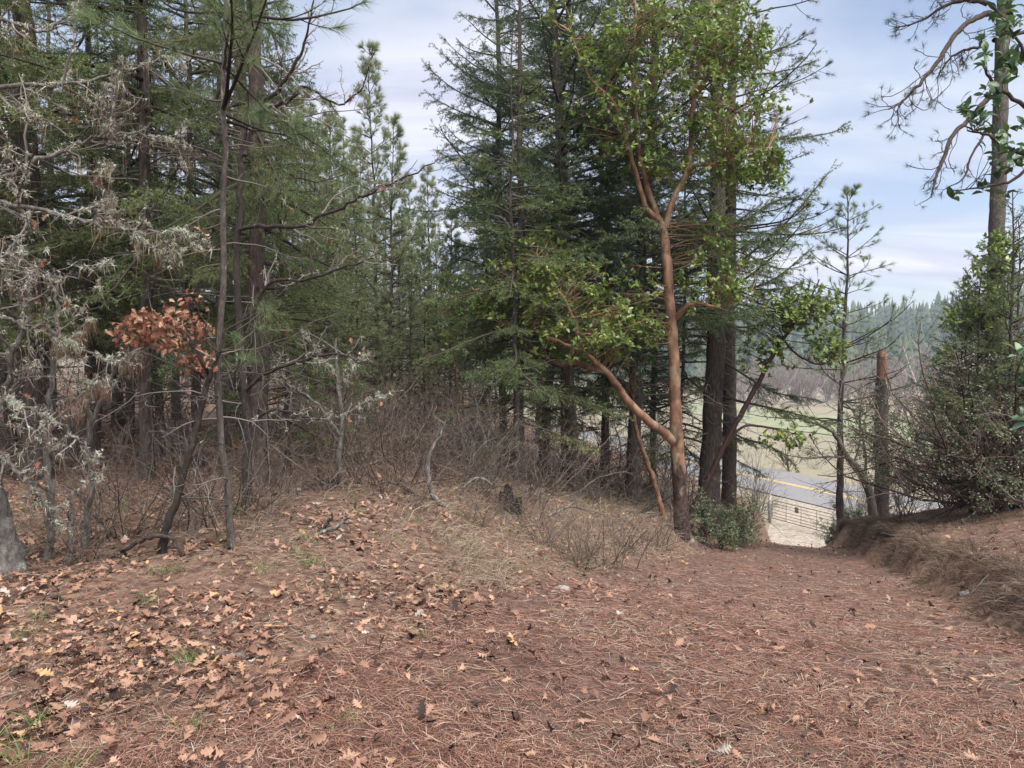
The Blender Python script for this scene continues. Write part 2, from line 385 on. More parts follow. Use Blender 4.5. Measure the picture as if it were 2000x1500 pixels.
M_gravel = mat('gravel', [(0.3, (0.16, 0.135, 0.105)), (0.5, (0.31, 0.265, 0.21)), (0.7, (0.48, 0.42, 0.34))], 0.9, (5, 1.0), (25, 0.6, 0.03), attr=False)
M_galv = mat('galvanised_steel', [(0.3, (0.30, 0.31, 0.32)), (0.7, (0.42, 0.43, 0.44))], 0.5, (10, 1.0), attr=False)
M_gatemetal = mat('gate_steel', [(0.3, (0.075, 0.06, 0.055)), (0.7, (0.14, 0.115, 0.10))], 0.6, (10, 1.0), attr=False)
M_board = mat('weathered_board', [(0.3, (0.24, 0.19, 0.13)), (0.7, (0.36, 0.29, 0.2))], 0.8, (12, 1.0), attr=False)
M_far = mat('far_conifer', [(0.0, (0.03, 0.05, 0.03)), (0.6, (0.055, 0.085, 0.045)), (1.0, (0.10, 0.125, 0.06))], 0.9, spec=0.1)
M_faroak = mat('bare_far_tree', [(0.0, (0.20, 0.165, 0.15)), (1.0, (0.34, 0.29, 0.27))], 0.95, spec=0.1)
M_stone = mat('rock', [(0.2, (0.16, 0.15, 0.14)), (0.8, (0.42, 0.40, 0.37))], 0.9, (12, 1.0), (30, 0.8, 0.02), attr=False)
M_greenfield = mat('field_grass', [(0.3, (0.19, 0.215, 0.12)), (0.7, (0.27, 0.28, 0.18))], 0.9, (0.25, 1.0), (3, 0.5, 0.1), attr=False)
M_path = mat('needle_path', [(0.2, (0.05, 0.032, 0.026)), (0.42, (0.125, 0.075, 0.057)), (0.62, (0.215, 0.138, 0.105)), (0.85, (0.31, 0.25, 0.205))], 0.95, (9, 1.3), (60, 0.9, 0.03), attr=False, spots=[(1.3, 0.66, (0.20, 0.165, 0.14))])

# madrone bark: smooth orange above, dark scaly bark low on the trunk
def madrone_bark():
    m = bpy.data.materials.new('madrone_bark'); m.use_nodes = True; t = m.node_tree
    b = t.nodes['Principled BSDF']; b.inputs['Roughness'].default_value = 0.55
    tcn = N(t, 'ShaderNodeTexCoord'); mpn = N(t, 'ShaderNodeMapping'); mpn.inputs['Scale'].default_value = (1, 1, 0.45)
    t.links.new(tcn.outputs['Object'], mpn.inputs[0])
    n1 = N(t, 'ShaderNodeTexNoise'); n1.inputs['Scale'].default_value = 7; n1.inputs['Detail'].default_value = 6; t.links.new(mpn.outputs[0], n1.inputs['Vector'])
    cr = N(t, 'ShaderNodeValToRGB'); e = cr.color_ramp.elements; e.new(0.5)
    for k, (p, c) in enumerate([(0.3, (0.13, 0.066, 0.04)), (0.5, (0.27, 0.145, 0.083)), (0.72, (0.40, 0.265, 0.165))]): e[k].position = p; e[k].color = (*c, 1)
    t.links.new(n1.outputs['Fac'], cr.inputs[0])
    n2 = N(t, 'ShaderNodeTexNoise'); n2.inputs['Scale'].default_value = 24; n2.inputs['Detail'].default_value = 6; t.links.new(mpn.outputs[0], n2.inputs['Vector'])
    c2 = N(t, 'ShaderNodeValToRGB'); e = c2.color_ramp.elements; e[0].position = 0.35; e[0].color = (0.018, 0.013, 0.012, 1); e[1].position = 0.7; e[1].color = (0.10, 0.062, 0.052, 1)
    t.links.new(n2.outputs['Fac'], c2.inputs[0])
    at = N(t, 'ShaderNodeAttribute', attribute_name='v')        # 0 = old scaly bark, 1 = smooth
    n3 = N(t, 'ShaderNodeTexNoise'); n3.inputs['Scale'].default_value = 5; n3.inputs['Detail'].default_value = 5; t.links.new(mpn.outputs[0], n3.inputs['Vector'])
    ad = N(t, 'ShaderNodeMath', operation='ADD'); t.links.new(at.outputs['Fac'], ad.inputs[0]); t.links.new(n3.outputs['Fac'], ad.inputs[1])
    mr = N(t, 'ShaderNodeMapRange'); mr.inputs['From Min'].default_value = 0.93; mr.inputs['From Max'].default_value = 1.02; t.links.new(ad.outputs[0], mr.inputs['Value'])
    mx = N(t, 'ShaderNodeMix', data_type='RGBA'); t.links.new(mr.outputs[0], mx.inputs['Factor']); t.links.new(c2.outputs[0], mx.inputs['A']); t.links.new(cr.outputs[0], mx.inputs['B'])
    n5 = N(t, 'ShaderNodeTexNoise'); n5.inputs['Scale'].default_value = 2.6; n5.inputs['Detail'].default_value = 5; t.links.new(tcn.outputs['Object'], n5.inputs['Vector'])
    r5 = N(t, 'ShaderNodeMapRange'); r5.inputs['From Min'].default_value = 0.54; r5.inputs['From Max'].default_value = 0.60; r5.inputs['To Max'].default_value = 0.6; t.links.new(n5.outputs['Fac'], r5.inputs['Value'])
    m5 = N(t, 'ShaderNodeMix', data_type='RGBA'); t.links.new(r5.outputs[0], m5.inputs['Factor']); t.links.new(mx.outputs['Result'], m5.inputs['A']); m5.inputs['B'].default_value = (0.10, 0.048, 0.034, 1)
    n6 = N(t, 'ShaderNodeTexNoise'); n6.inputs['Scale'].default_value = 4.1; n6.inputs['Detail'].default_value = 4; t.links.new(mpn.outputs[0], n6.inputs['Vector'])
    r6 = N(t, 'ShaderNodeMapRange'); r6.inputs['From Min'].default_value = 0.58; r6.inputs['From Max'].default_value = 0.66; r6.inputs['To Max'].default_value = 0.55; t.links.new(n6.outputs['Fac'], r6.inputs['Value'])
    m6 = N(t, 'ShaderNodeMix', data_type='RGBA'); t.links.new(r6.outputs[0], m6.inputs['Factor']); t.links.new(m5.outputs['Result'], m6.inputs['A']); m6.inputs['B'].default_value = (0.36, 0.29, 0.19, 1)
    t.links.new(m6.outputs['Result'], b.inputs['Base Color'])
    bp = N(t, 'ShaderNodeBump'); bp.inputs['Distance'].default_value = 0.02
    iv = N(t, 'ShaderNodeMath', operation='SUBTRACT'); iv.inputs[0].default_value = 1.3; t.links.new(mr.outputs[0], iv.inputs[1]); t.links.new(iv.outputs[0], bp.inputs['Strength'])
    t.links.new(n2.outputs['Fac'], bp.inputs['Height']); t.links.new(bp.outputs[0], b.inputs['Normal'])
    return m
M_madbark = madrone_bark()

# ground: forest litter on the hill, pale dry grass in the valley (attribute v: 0 litter, 1 valley)
def ground_mat():
    m = bpy.data.materials.new('forest_ground'); m.use_nodes = True; t = m.node_tree
    b = t.nodes['Principled BSDF']; b.inputs['Roughness'].default_value = 0.95; b.inputs['Specular IOR Level'].default_value = 0.1
    tcn = N(t, 'ShaderNodeTexCoord')
    def nz_(sc, det=6, ro=0.65):
        n = N(t, 'ShaderNodeTexNoise'); n.inputs['Scale'].default_value = sc; n.inputs['Detail'].default_value = det; n.inputs['Roughness'].default_value = ro
        t.links.new(tcn.outputs['Object'], n.inputs['Vector']); return n
    def rp(n, st):
        c = N(t, 'ShaderNodeValToRGB'); e = c.color_ramp.elements
        while len(e) < len(st): e.new(0.5)
        for k, (p, cc) in enumerate(st): e[k].position = p; e[k].color = (*cc, 1)
        t.links.new(n.outputs['Fac'], c.inputs[0]); return c
    a = rp(nz_(11), [(0.25, (0.065, 0.043, 0.035)), (0.45, (0.15, 0.098, 0.074)), (0.6, (0.25, 0.17, 0.125)), (0.8, (0.35, 0.275, 0.21))])
    v = rp(nz_(0.35), [(0.3, (0.20, 0.175, 0.13)), (0.5, (0.265, 0.235, 0.175)), (0.7, (0.235, 0.235, 0.15))])
    fo = rp(nz_(0.05), [(0.3, (0.05, 0.06, 0.03)), (0.7, (0.10, 0.10, 0.06))])
    at = N(t, 'ShaderNodeAttribute', attribute_name='v')
    mr = N(t, 'ShaderNodeMapRange'); mr.inputs['From Min'].default_value = 0; mr.inputs['From Max'].default_value = 0.5; t.links.new(at.outputs['Fac'], mr.inputs['Value'])
    mr2 = N(t, 'ShaderNodeMapRange'); mr2.inputs['From Min'].default_value = 0.5; mr2.inputs['From Max'].default_value = 1.0; t.links.new(at.outputs['Fac'], mr2.inputs['Value'])
    mx = N(t, 'ShaderNodeMix', data_type='RGBA'); t.links.new(mr.outputs[0], mx.inputs['Factor']); t.links.new(a.outputs[0], mx.inputs['A']); t.links.new(v.outputs[0], mx.inputs['B'])
    m2 = N(t, 'ShaderNodeMix', data_type='RGBA'); t.links.new(mr2.outputs[0], m2.inputs['Factor']); t.links.new(mx.outputs['Result'], m2.inputs['A']); t.links.new(fo.outputs[0], m2.inputs['B'])
    t.links.new(m2.outputs['Result'], b.inputs['Base Color'])
    nb = nz_(55); bp = N(t, 'ShaderNodeBump'); bp.inputs['Strength'].default_value = 0.9; bp.inputs['Distance'].default_value = 0.03
    t.links.new(nb.outputs['Fac'], bp.inputs['Height']); t.links.new(bp.outputs[0], b.inputs['Normal'])
    return m
M_ground = ground_mat()

# ------------------------------------------------------------------ setting: ground, path, driveway, road, fields
def axis(lo, hi, c, n, a):
    u0, u1 = math.asinh((lo - c) / a), math.asinh((hi - c) / a)
    return c + a * np.sinh(np.linspace(u0, u1, n))
gx = axis(-1400, 2200, 2.5, 270, 3.0); gy = axis(-80, 2600, 7.0, 270, 3.0)
XX, YY = np.meshgrid(gx, gy, indexing='ij')
ZZ = ground(XX, YY)
def grid_faces(a, b):
    i = np.arange(a - 1)[:, None]; j = np.arange(b - 1)[None]
    q = np.stack([i * b + j, (i + 1) * b + j, (i + 1) * b + j + 1, i * b + j + 1], -1).reshape(-1, 4)
    return np.concatenate([q[:, [0, 1, 2]], q[:, [0, 2, 3]]])
zone = 0.5 * sstep(road_e(XX, YY), -17, -11) + 0.5 * sstep(np.hypot(XX - 150, YY), 330, 420) * (YY > 100)
g = Geo(); g.add(np.stack([XX, YY, ZZ], -1), grid_faces(len(gx), len(gy)), zone.ravel())
ground_o = g.build('ground', M_ground, smooth=True); ground_o['kind'] = 'structure'

def strip(name, ys, ds, lift, m, drop=0.05):
    D, S = np.meshgrid(ds, ys, indexing='ij')
    X = -0.6 + (S / 0.915) * 0.403 + 0.915 * D
    Y = (S / 0.915) * 0.915 - 0.403 * D
    hwid = halfw(S)
    Dn = D / 2.0 * (np.where(D > 0, halfr(S), hwid) + 0.1)
    X = -0.6 + (S / 0.915) * 0.403 + 0.915 * Dn; Y = S - 0.403 * Dn
    e = sstep(np.abs(D), 1.7, 2.0)
    Z = ground(X, Y) + lift - e * (lift + drop)
    g = Geo(); g.add(np.stack([X, Y, Z], -1), grid_faces(len(ds), len(ys))[:, ::-1])
    o = g.build(name, m, smooth=True); o['kind'] = 'structure'; return o
strip('path', np.concatenate([np.linspace(-6, 12, 160), np.linspace(12.2, 39, 70)]), np.linspace(-2, 2, 28), 0.02, M_path)
strip('gravel_driveway', np.linspace(38.5, 60.5, 60), np.linspace(-2.0, 2.0, 20), 0.028, M_gravel)

RD = np.array([0.38, -0.925, 0]); RN = np.array([0.925, 0.38, 0]); RO = np.array([23.65, 70.6, 0])
def road_strip(name, e0, e1, lift, m, parent=None, s0=-170, s1=110):
    ss = np.linspace(s0, s1, 120); es = np.linspace(e0, e1, 3)
    E, S = np.meshgrid(es, ss, indexing='ij')
    P = RO[None, None] + S[..., None] * RD + E[..., None] * RN
    P[..., 2] = -10.1 + lift
    g = Geo(); g.add(P, grid_faces(3, 120)); o = g.build(name, m, parent)
    return o
road = road_strip('road', -5.0, 5.0, 0.10, M_asphalt); road['kind'] = 'structure'
road_strip('yellow_line', -0.27, -0.10, 0.106, M_yellow, road); road_strip('yellow_line', 0.10, 0.27, 0.106, M_yellow, road)
# green meadow beyond the road
ex = np.linspace(45, 75, 30); sx = np.linspace(-260, 120, 60)
E, S = np.meshgrid(ex + 0.0, sx, indexing='ij'); E = E + 5 * np.sin(S * 0.05) * (E > 21)
P = RO + S[..., None] * RD + E[..., None] * RN; P[..., 2] = ground(P[..., 0], P[..., 1]) + 0.12
g = Geo(); g.add(P, grid_faces(30, 60)); fo = g.build('field', M_greenfield, smooth=True); fo['kind'] = 'structure'

# ------------------------------------------------------------------ tree builders (all at the origin, growing up)
def trunk_geo(H, r0, rng, k=14, lean=(0, 0), crook=0.03, flare=1.45, tip=0.15, n=None, rough=0.05):
    n = n or int(max(10, H * 4))
    t = np.linspace(0, 1, n)
    z = t * H - 0.25 * (1 - t)
    P = np.stack([lean[0] * z + crook * np.cumsum(rng.standard_normal(n)) * 0.5, lean[1] * z + crook * np.cumsum(rng.standard_normal(n)) * 0.5, z], -1)
    P[:, :2] -= P[1, :2]
    R = r0 * (1 - t * (1 - tip)) * (1 + (flare - 1) * np.exp(-np.clip(z, 0, None) / (1.6 * r0 + 0.05)))
    V, F = tubes(P[None], R[None], k, rng, rough)
    return P, R, V, F
def trunk_at(P, z):
    i = np.clip(np.searchsorted(P[:, 2], z), 1, len(P) - 1); f = np.clip((z - P[i - 1, 2]) / (P[i, 2] - P[i - 1, 2]), 0, 1)[:, None]
    return P[i - 1] * (1 - f) + P[i] * f
def dead_branches(geo, P, z, L, rng, r=0.009, kids=6, wob=0.16, el=0.05, grav=-0.05):
    m = len(z); az = rng.uniform(0, 2 * np.pi, m); e = el + 0.25 * rng.standard_normal(m)
    D = np.stack([np.cos(az) * np.cos(e), np.sin(az) * np.cos(e), np.sin(e)], -1)
    B = wander(trunk_at(P, z), D, L, 8, wob, grav, rng)
    R = (r * (0.6 + 0.5 * L))[:, None] * np.linspace(1, 0.22, 9)[None]
    def put(B, R, k):
        V, F = tubes(B, R, k); geo.add(V, F, percol(len(B), len(V) // len(B), rng))
    put(B, R, 4)
    C, RC = spawn(B, R, kids, 0.2, 1, 0.9, 0.45, 3, 0.22, -0.08, rng, 0.06); put(C, RC, 3)
    C2, RC2 = spawn(C, RC, 3, 0.2, 1, 0.9, 0.5, 2, 0.25, -0.1, rng, 0.03); put(C2, np.maximum(RC2, 0.0011), 3)
    return B, C
def shoot_needles(geo, P, per_m, nl, w, rng, spread=0.85, v=None):
    A = P[:, :-1].reshape(-1, 3); B = P[:, 1:].reshape(-1, 3)
    v = np.repeat(rng.random(len(P)) if v is None else 0.35 * rng.random(len(P)) + 0.65 * v, P.shape[1] - 1)
    l = np.linalg.norm(B - A, axis=1); c = rng.poisson(l * per_m)
    idx = np.repeat(np.arange(len(A)), c); t = rng.random(len(idx))[:, None]
    d = norm(B - A)[idx]
    pr = norm(np.cross(d, rng.standard_normal(d.shape)))
    D = norm(d * 0.55 + pr * spread)
    V, F = needles(A[idx] * (1 - t) + B[idx] * t, D, nl * rng.uniform(0.7, 1.25, len(idx)), w, rng)
    geo.add(V, F, np.repeat(np.clip(v[idx] + 0.15 * rng.standard_normal(len(idx)), 0, 1), 3))
def fir_foliage(B, L, wg, ng, rng, per_m, nl, w, sec, hang, thin=None, t0=0.16):
    m = len(B)
    RB = (0.006 + 0.011 * L)[:, None] * np.linspace(1, 0.18, B.shape[1])[None]
    V, F = tubes(B, RB, 5); wg.add(V, F, percol(m, len(V) // m, rng))
    th = np.ones(m) if thin is None else thin
    ns = np.maximum((L / sec * th).astype(int), 3)
    idx = np.repeat(np.arange(m), ns); t = rng.uniform(t0, 1.0, len(idx)) ** 0.9
    pos, tan = at_t(B, idx, t)
    side = norm(np.cross(tan, [[0, 0, 1.0]])) * rng.choice([-1, 1], len(idx))[:, None]
    a = rng.uniform(0.6, 1.15, len(idx))[:, None]
    d2 = np.cos(a) * tan + np.sin(a) * side; d2[:, 2] += rng.normal(-0.05, 0.2, len(idx))
    L2 = (0.09 + 0.36 * L[idx] * (1 - 0.8 * t) * np.minimum(1, 3 * t)) * rng.uniform(0.5, 1.2, len(idx)); L2 = np.minimum(L2, 0.95)
    S = wander(pos, d2, L2, 4, 0.10, hang, rng, 0.02)
    RS = (0.0015 + 0.004 * L2)[:, None] * np.linspace(1, 0.4, 5)[None]
    V, F = tubes(S[:, ::4], RS[:, ::4], 3); wg.add(V, F, percol(len(S), len(V) // len(S), rng))
    nt = np.maximum((L2 / 0.075).astype(int), 1); i3 = np.repeat(np.arange(len(S)), nt)
    t3 = rng.uniform(0.1, 1, len(i3)); p3, tn3 = at_t(S, i3, t3)
    sd = norm(np.cross(tn3, [[0, 0, 1.0]]) + 0.35 * rng.standard_normal((len(i3), 3))) * rng.choice([-1, 1], len(i3))[:, None]
    d3 = norm(tn3 * 0.75 + sd * 0.7); d3[:, 2] -= 0.12
    L3 = (0.05 + 0.34 * L2[i3] * (1 - 0.7 * t3)) * rng.uniform(0.6, 1.2, len(i3))
    Q = wander(p3, d3, L3, 2, 0.08, -0.06, rng)
    pv = rng.random(m)
    shoot_needles(ng, S, per_m, nl, w, rng, v=pv[idx]); shoot_needles(ng, Q, per_m, nl, w, rng, v=pv[idx][i3])
    shoot_needles(ng, B[:, -4:], per_m, nl, w, rng, v=pv)
def fir(name, seed, H, r0, cb, Lmax, step=0.2, el0=-0.1, el1=0.6, sag=-0.10, tipup=0.12, per_m=84, nl=0.042, w=0.0098, ndead=50, Ldead=1.3,
        mat_n=None, lean=(0, 0), topz=8.0, kdead=6, azw=None, bark=None, sec=0.07, profile=0.75, hang=-0.10, extra=None):
    rng = np.random.default_rng(seed)
    P, R, V, F = trunk_geo(H, r0, rng, lean=lean)
    tg = Geo(); tg.add(V, F, 0.5)
    z = [cb]
    while z[-1] < H - 0.25: z.append(z[-1] + step * rng.uniform(0.5, 1.5) * (1.0 if z[-1] < topz else 2.2))
    z = np.minimum(np.array(z), H - 0.05); m = len(z); u = (z - cb) / (H - cb)
    L = Lmax * (1 - u) ** profile * rng.uniform(0.6, 1.12, m) * (0.65 + 0.35 * sstep(u, 0, 0.12)) + 0.15
    az = rng.uniform(0, 2 * np.pi, m)
    if azw is not None: az = azw[0] + rng.standard_normal(m) * azw[1]
    e = el0 + (el1 - el0) * u + 0.12 * rng.standard_normal(m)
    D = np.stack([np.cos(az) * np.cos(e), np.sin(az) * np.cos(e), np.sin(e)], -1)
    B = wander(trunk_at(P, z), D, L, 9, 0.05, sag, rng, tipup)
    wg, ng, dg = Geo(), Geo(), Geo()
    fir_foliage(B, L, wg, ng, rng, per_m, nl, w, sec, hang, np.where(z < topz, 1, 0.5))
    if extra is not None:
        for q in extra:
            Bq = crom(q, 5)[None]; fir_foliage(Bq, plen(Bq), wg, ng, rng, per_m, nl, w, sec * 0.8, hang, t0=0.3)
    if ndead:
        zd = rng.uniform(0.5, min(cb + 3.5, H * 0.6), ndead)
        dead_branches(dg, P, zd, rng.uniform(0.4, 1, ndead) * Ldead, rng, kids=kdead)
    meshes = [('trunk', tg.mesh('trunk', bark or M_firbark, True)), ('branches', wg.mesh('branches', M_firtwig)), ('crown', ng.mesh('crown', mat_n or M_fir))]
    if ndead: meshes.append(('dead_branches', dg.mesh('dead_branches', M_dead)))
    return meshes
def tuft_needles(geo, O, D, per, nl, w, rng, cone=0.9, ax=0.05, v=None):
    m = len(O); idx = np.repeat(np.arange(m), per); d = D[idx]
    pr = norm(np.cross(d, rng.standard_normal(d.shape)))
    a = np.abs(rng.normal(0, cone * 0.6, len(idx)))[:, None] + 0.15
    Dn = np.cos(a) * d + np.sin(a) * pr
    Dn[:, 2] -= 0.08; Dn = norm(Dn)
    org = O[idx] - d * (rng.random(len(idx)) * ax)[:, None]
    V, F = needles(org, Dn, nl * rng.uniform(0.75, 1.15, len(idx)), w, rng)
    c = (rng.random(m) if v is None else v)[idx]
    geo.add(V, F, np.repeat(np.clip(c + 0.12 * rng.standard_normal(len(idx)), 0, 1), 3))
def pine(name, seed, H, r0, cb, Lmax, whorl=0.42, per_whorl=4, el0=0.0, el1=0.8, tuft=26, nl=0.15, w=0.006, kids=4, mat_n=None, ndead=20, bark=None, lean=(0, 0), tufts_along=3, Ldead=1.0, profile=0.8, k=12):
    rng = np.random.default_rng(seed)
    P, R, V, F = trunk_geo(H, r0, rng, k=k, lean=lean, flare=1.25, tip=0.08)
    tg, wg, ng, dg = Geo(), Geo(), Geo(), Geo(); tg.add(V, F, 0.5)
    zs = np.arange(cb, H - 0.1, whorl); zs = np.repeat(zs, per_whorl) + rng.normal(0, 0.05, len(zs) * per_whorl)
    zs = np.clip(zs, 0.1, H - 0.05); m = len(zs); u = (zs - cb) / (H - cb)
    L = (Lmax * (1 - np.clip(u, 0, 1)) ** profile + 0.12) * rng.uniform(0.55, 1.1, m)
    az = rng.uniform(0, 2 * np.pi, m); e = el0 + (el1 - el0) * u + 0.15 * rng.standard_normal(m)
    D = np.stack([np.cos(az) * np.cos(e), np.sin(az) * np.cos(e), np.sin(e)], -1)
    B = wander(trunk_at(P, zs), D, L, 7, 0.07, -0.05, rng, 0.14); RB = (0.005 + 0.009 * L)[:, None] * np.linspace(1, 0.3, 8)
    V, F = tubes(B, RB, 4); wg.add(V, F, percol(m, len(V) // m, rng))
    C, RC = spawn(B, RB, kids, 0.3, 0.95, 0.75, 0.42, 4, 0.1, 0.0, rng, 0.1, up=0.15); RC = np.maximum(RC, 0.002)
    V, F = tubes(C, RC, 3); wg.add(V, F, percol(len(C), len(V) // len(C), rng))
    def tips(Q):
        v = rng.random(len(Q))
        tuft_needles(ng, Q[:, -1], norm(Q[:, -1] - Q[:, -2]), tuft, nl, w, rng, v=v)
        for k_ in range(tufts_along):
            t = rng.uniform(0.55, 1, len(Q)); p, tn = at_t(Q, np.arange(len(Q)), t); tuft_needles(ng, p, tn, max(tuft // 2, 6), nl * 0.9, w, rng, v=v)
    tips(B); tips(C)
    tuft_needles(ng, P[-1:], np.array([[0, 0, 1.0]]), tuft * 2, nl, w, rng, ax=0.25)
    if ndead: dead_branches(dg, P, rng.uniform(0.3, cb + 0.4, ndead), rng.uniform(0.4, 1, ndead) * Ldead, rng, kids=4)
    meshes = [('trunk', tg.mesh('trunk', bark or M_pinebark, True)), ('branches', wg.mesh('branches', M_firtwig)), ('crown', ng.mesh('crown', mat_n or M_pine))]
    if ndead: meshes.append(('dead_branches', dg.mesh('dead_branches', M_dead)))
    return meshes
def plant(name, meshes, label, loc, rz=0, cat='tree', group=None, sc=1.0):
    root = thing(name, label, cat, loc, rz, group, sc)
    for nm, me in meshes:
        link(nm, me, root, 'stuff' if nm in ('crown', 'dead_branches', 'branches') else None)
    return root
def on(px, Y, sink=0.0):
    x = (px - 1000) / FPX * Y
    return (x, Y, gz(x, Y) - sink)

# leaf templates -------------------------------------------------------------
def leaf_template(st, fold=0.12, curl=0.1):
    """st: (position, half width) along the blade, 0..1"""
    V, F = [], []
    for s, w in st:
        c = -curl * (2 * s - 0.8) ** 2
        V += [(s, w, c + fold * w * 2), (s, 0, c), (s, -w, c + fold * w * 2)]
    for i in range(len(st) - 1):
        a = i * 3; b = a + 3
        F += [(a, a + 1, b + 1), (a, b + 1, b), (a + 1, a + 2, b + 2), (a + 1, b + 2, b + 1)]
    return np.array(V, float), np.array(F)
ELL = leaf_template([(0, 0.02), (0.22, 0.17), (0.5, 0.23), (0.8, 0.14), (1, 0.01)], 0.12, 0.12)
ELL2 = leaf_template([(0, 0.03), (0.4, 0.25), (0.75, 0.19), (1, 0.02)], 0.10, 0.05)
OAKS, OAKF = [], []
OAKT = leaf_template([(0, 0.05), (0.35, 0.30), (0.7, 0.26), (1.0, 0.04)], 0.15, 0.15)
for sd in range(5):
    r_ = np.random.default_rng(90 + sd)
    st = [(-0.18, 0.010), (0, 0.012), (0.08, 0.10), (0.16, 0.20), (0.22, 0.07), (0.34, 0.30), (0.42, 0.10), (0.55, 0.36), (0.64, 0.12), (0.76, 0.27), (0.84, 0.10), (0.92, 0.14), (1.0, 0.01)]
    st = [(s, w * r_.uniform(0.8, 1.2)) for s, w in st]
    V_, F_ = leaf_template(st, r_.uniform(-0.05, 0.3), r_.uniform(-0.15, 0.25))
    V_[:, 1] += 0.06 * np.sin(V_[:, 0] * 3 + sd); V_[:, 2] += 0.07 * r_.standard_normal(len(V_)) * np.abs(V_[:, 1]) / 0.3
    # lobes point forward
    V_[:, 0] += 0.22 * np.abs(V_[:, 1])
    OAKS.append((V_, F_))
    st6 = [(0, 0.03), (0.18, 0.20), (0.30, 0.10), (0.55, 0.34), (0.68, 0.13), (0.82, 0.24), (1.0, 0.02)]
    V6, F6 = leaf_template([(s, w * r_.uniform(0.8, 1.2)) for s, w in st6], r_.uniform(-0.05, 0.3), r_.uniform(-0.15, 0.25)); V6[:, 0] += 0.2 * np.abs(V6[:, 1]); OAKF.append((V6, F6))

# ------------------------------------------------------------------ conifers of the photograph
m_firA = fir('fir', 1, 17, 0.155, 2.0, 2.9, 0.135, -0.15, 0.5, -0.10, 0.06, ndead=70, Ldead=1.7)
p = hit(68, 935)
plant('douglas_fir', m_firA, 'thick dark fir trunk at the far left behind lichened oak branches', p, 0.4)
m_firB = fir('fir', 2, 14, 0.085, 1.7, 2.4, 0.13, -0.12, 0.5, -0.10, 0.06, ndead=80, Ldead=1.5)
plant('douglas_fir', m_firB, 'slim black fir trunk left of the leaning oak sapling with brown leaves', hit(286, 938), 2.0)
_r3 = np.random.default_rng(3); _g3 = Geo(); _, _, V, F = trunk_geo(18, 0.115, _r3); _g3.add(V, F, 0.5)
m_pineC = [('trunk', _g3.mesh('trunk', M_pinebark, True))] + m_firA[1:]
cc_ = plant('conifer', m_pineC, 'stout reddish-barked conifer just right of the slim pale trunk', hit(505, 948), 3.3)
for ch in cc_.children:
    if ch.name.startswith(('crown', 'branches')): ch.scale = (0.5, 0.5, 1.0)
m_firD = fir('fir', 4, 15, 0.090, 2.2, 2.3, 0.07, 0.2, 0.75, -0.06, 0.12, ndead=40, Ldead=1.5, mat_n=M_firc, lean=(-0.04, 0), w=0.0095, nl=0.044, per_m=80, hang=-0.2, sec=0.056)
plant('douglas_fir', m_firD, 'leaning dark fir left of the two middle trunks, branches sweeping up to the sky gap', on(1121, 15.5), 0.0, sc=1.45)
_r5 = np.random.default_rng(5); _g5 = Geo(); _, _, V, F = trunk_geo(15, 0.115, _r5, lean=(-0.03, 0)); _g5.add(V, F, 0.5)
m_firE = [('trunk', _g5.mesh('trunk', M_firbark, True))] + m_firD[1:]
plant('douglas_fir', m_firE, 'straight dark fir whose trunk stands behind the low madrone limb', on(1238, 17.0), 2.5, sc=1.5)
for k, (px, Y, sc, lab) in enumerate([(985, 19.5, 1.25, 'full fir at the right border of the sky gap'), (1065, 19.0, 1.45, 'full fir just behind the leaning dark fir'), (1275, 22, 1.15, 'lower fir behind the madrone crown')]):
    plant('douglas_fir', m_firD, lab, on(px, Y), 1.1 + k * 1.7, sc=sc)
m_firF = fir('fir', 6, 24, 0.27, 4.4, 3.6, 0.16, 0.1, 0.7, -0.07, 0.12, per_m=66, w=0.0125, nl=0.047, sec=0.085, ndead=60, Ldead=2.0, topz=10, extra=[np.array([W(*q, 18.3 - 0.25 * i) - np.array(on(1388, 18.3)) for i, q in enumerate(line)]) @ np.array([[math.cos(.3), -math.sin(.3), 0], [math.sin(.3), math.cos(.3), 0], [0, 0, 1]]) for line in ([(1390, 770), (1450, 785), (1520, 800), (1580, 815), (1640, 830)], [(1390, 690), (1450, 730), (1510, 765), (1590, 780)], [(1390, 800), (1440, 850), (1500, 870), (1550, 905)], [(1390, 560), (1460, 500), (1540, 430), (1620, 335)], [(1390, 600), (1450, 570), (1520, 540), (1590, 480)], [(1390, 520), (1440, 450), (1500, 400), (1570, 380)])])
LF = on(1388, 18.3); plant('douglas_fir', m_firF, 'thickest dark fir trunk, directly right of the orange madrone', LF, 0.3)
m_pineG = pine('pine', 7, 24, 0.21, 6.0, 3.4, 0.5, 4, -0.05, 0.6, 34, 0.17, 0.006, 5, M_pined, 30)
plant('ponderosa_pine', m_pineG, 'tall pine with curling tufted boughs hanging into the sky right of the madrone', on(1424, 19.6), 0.7)

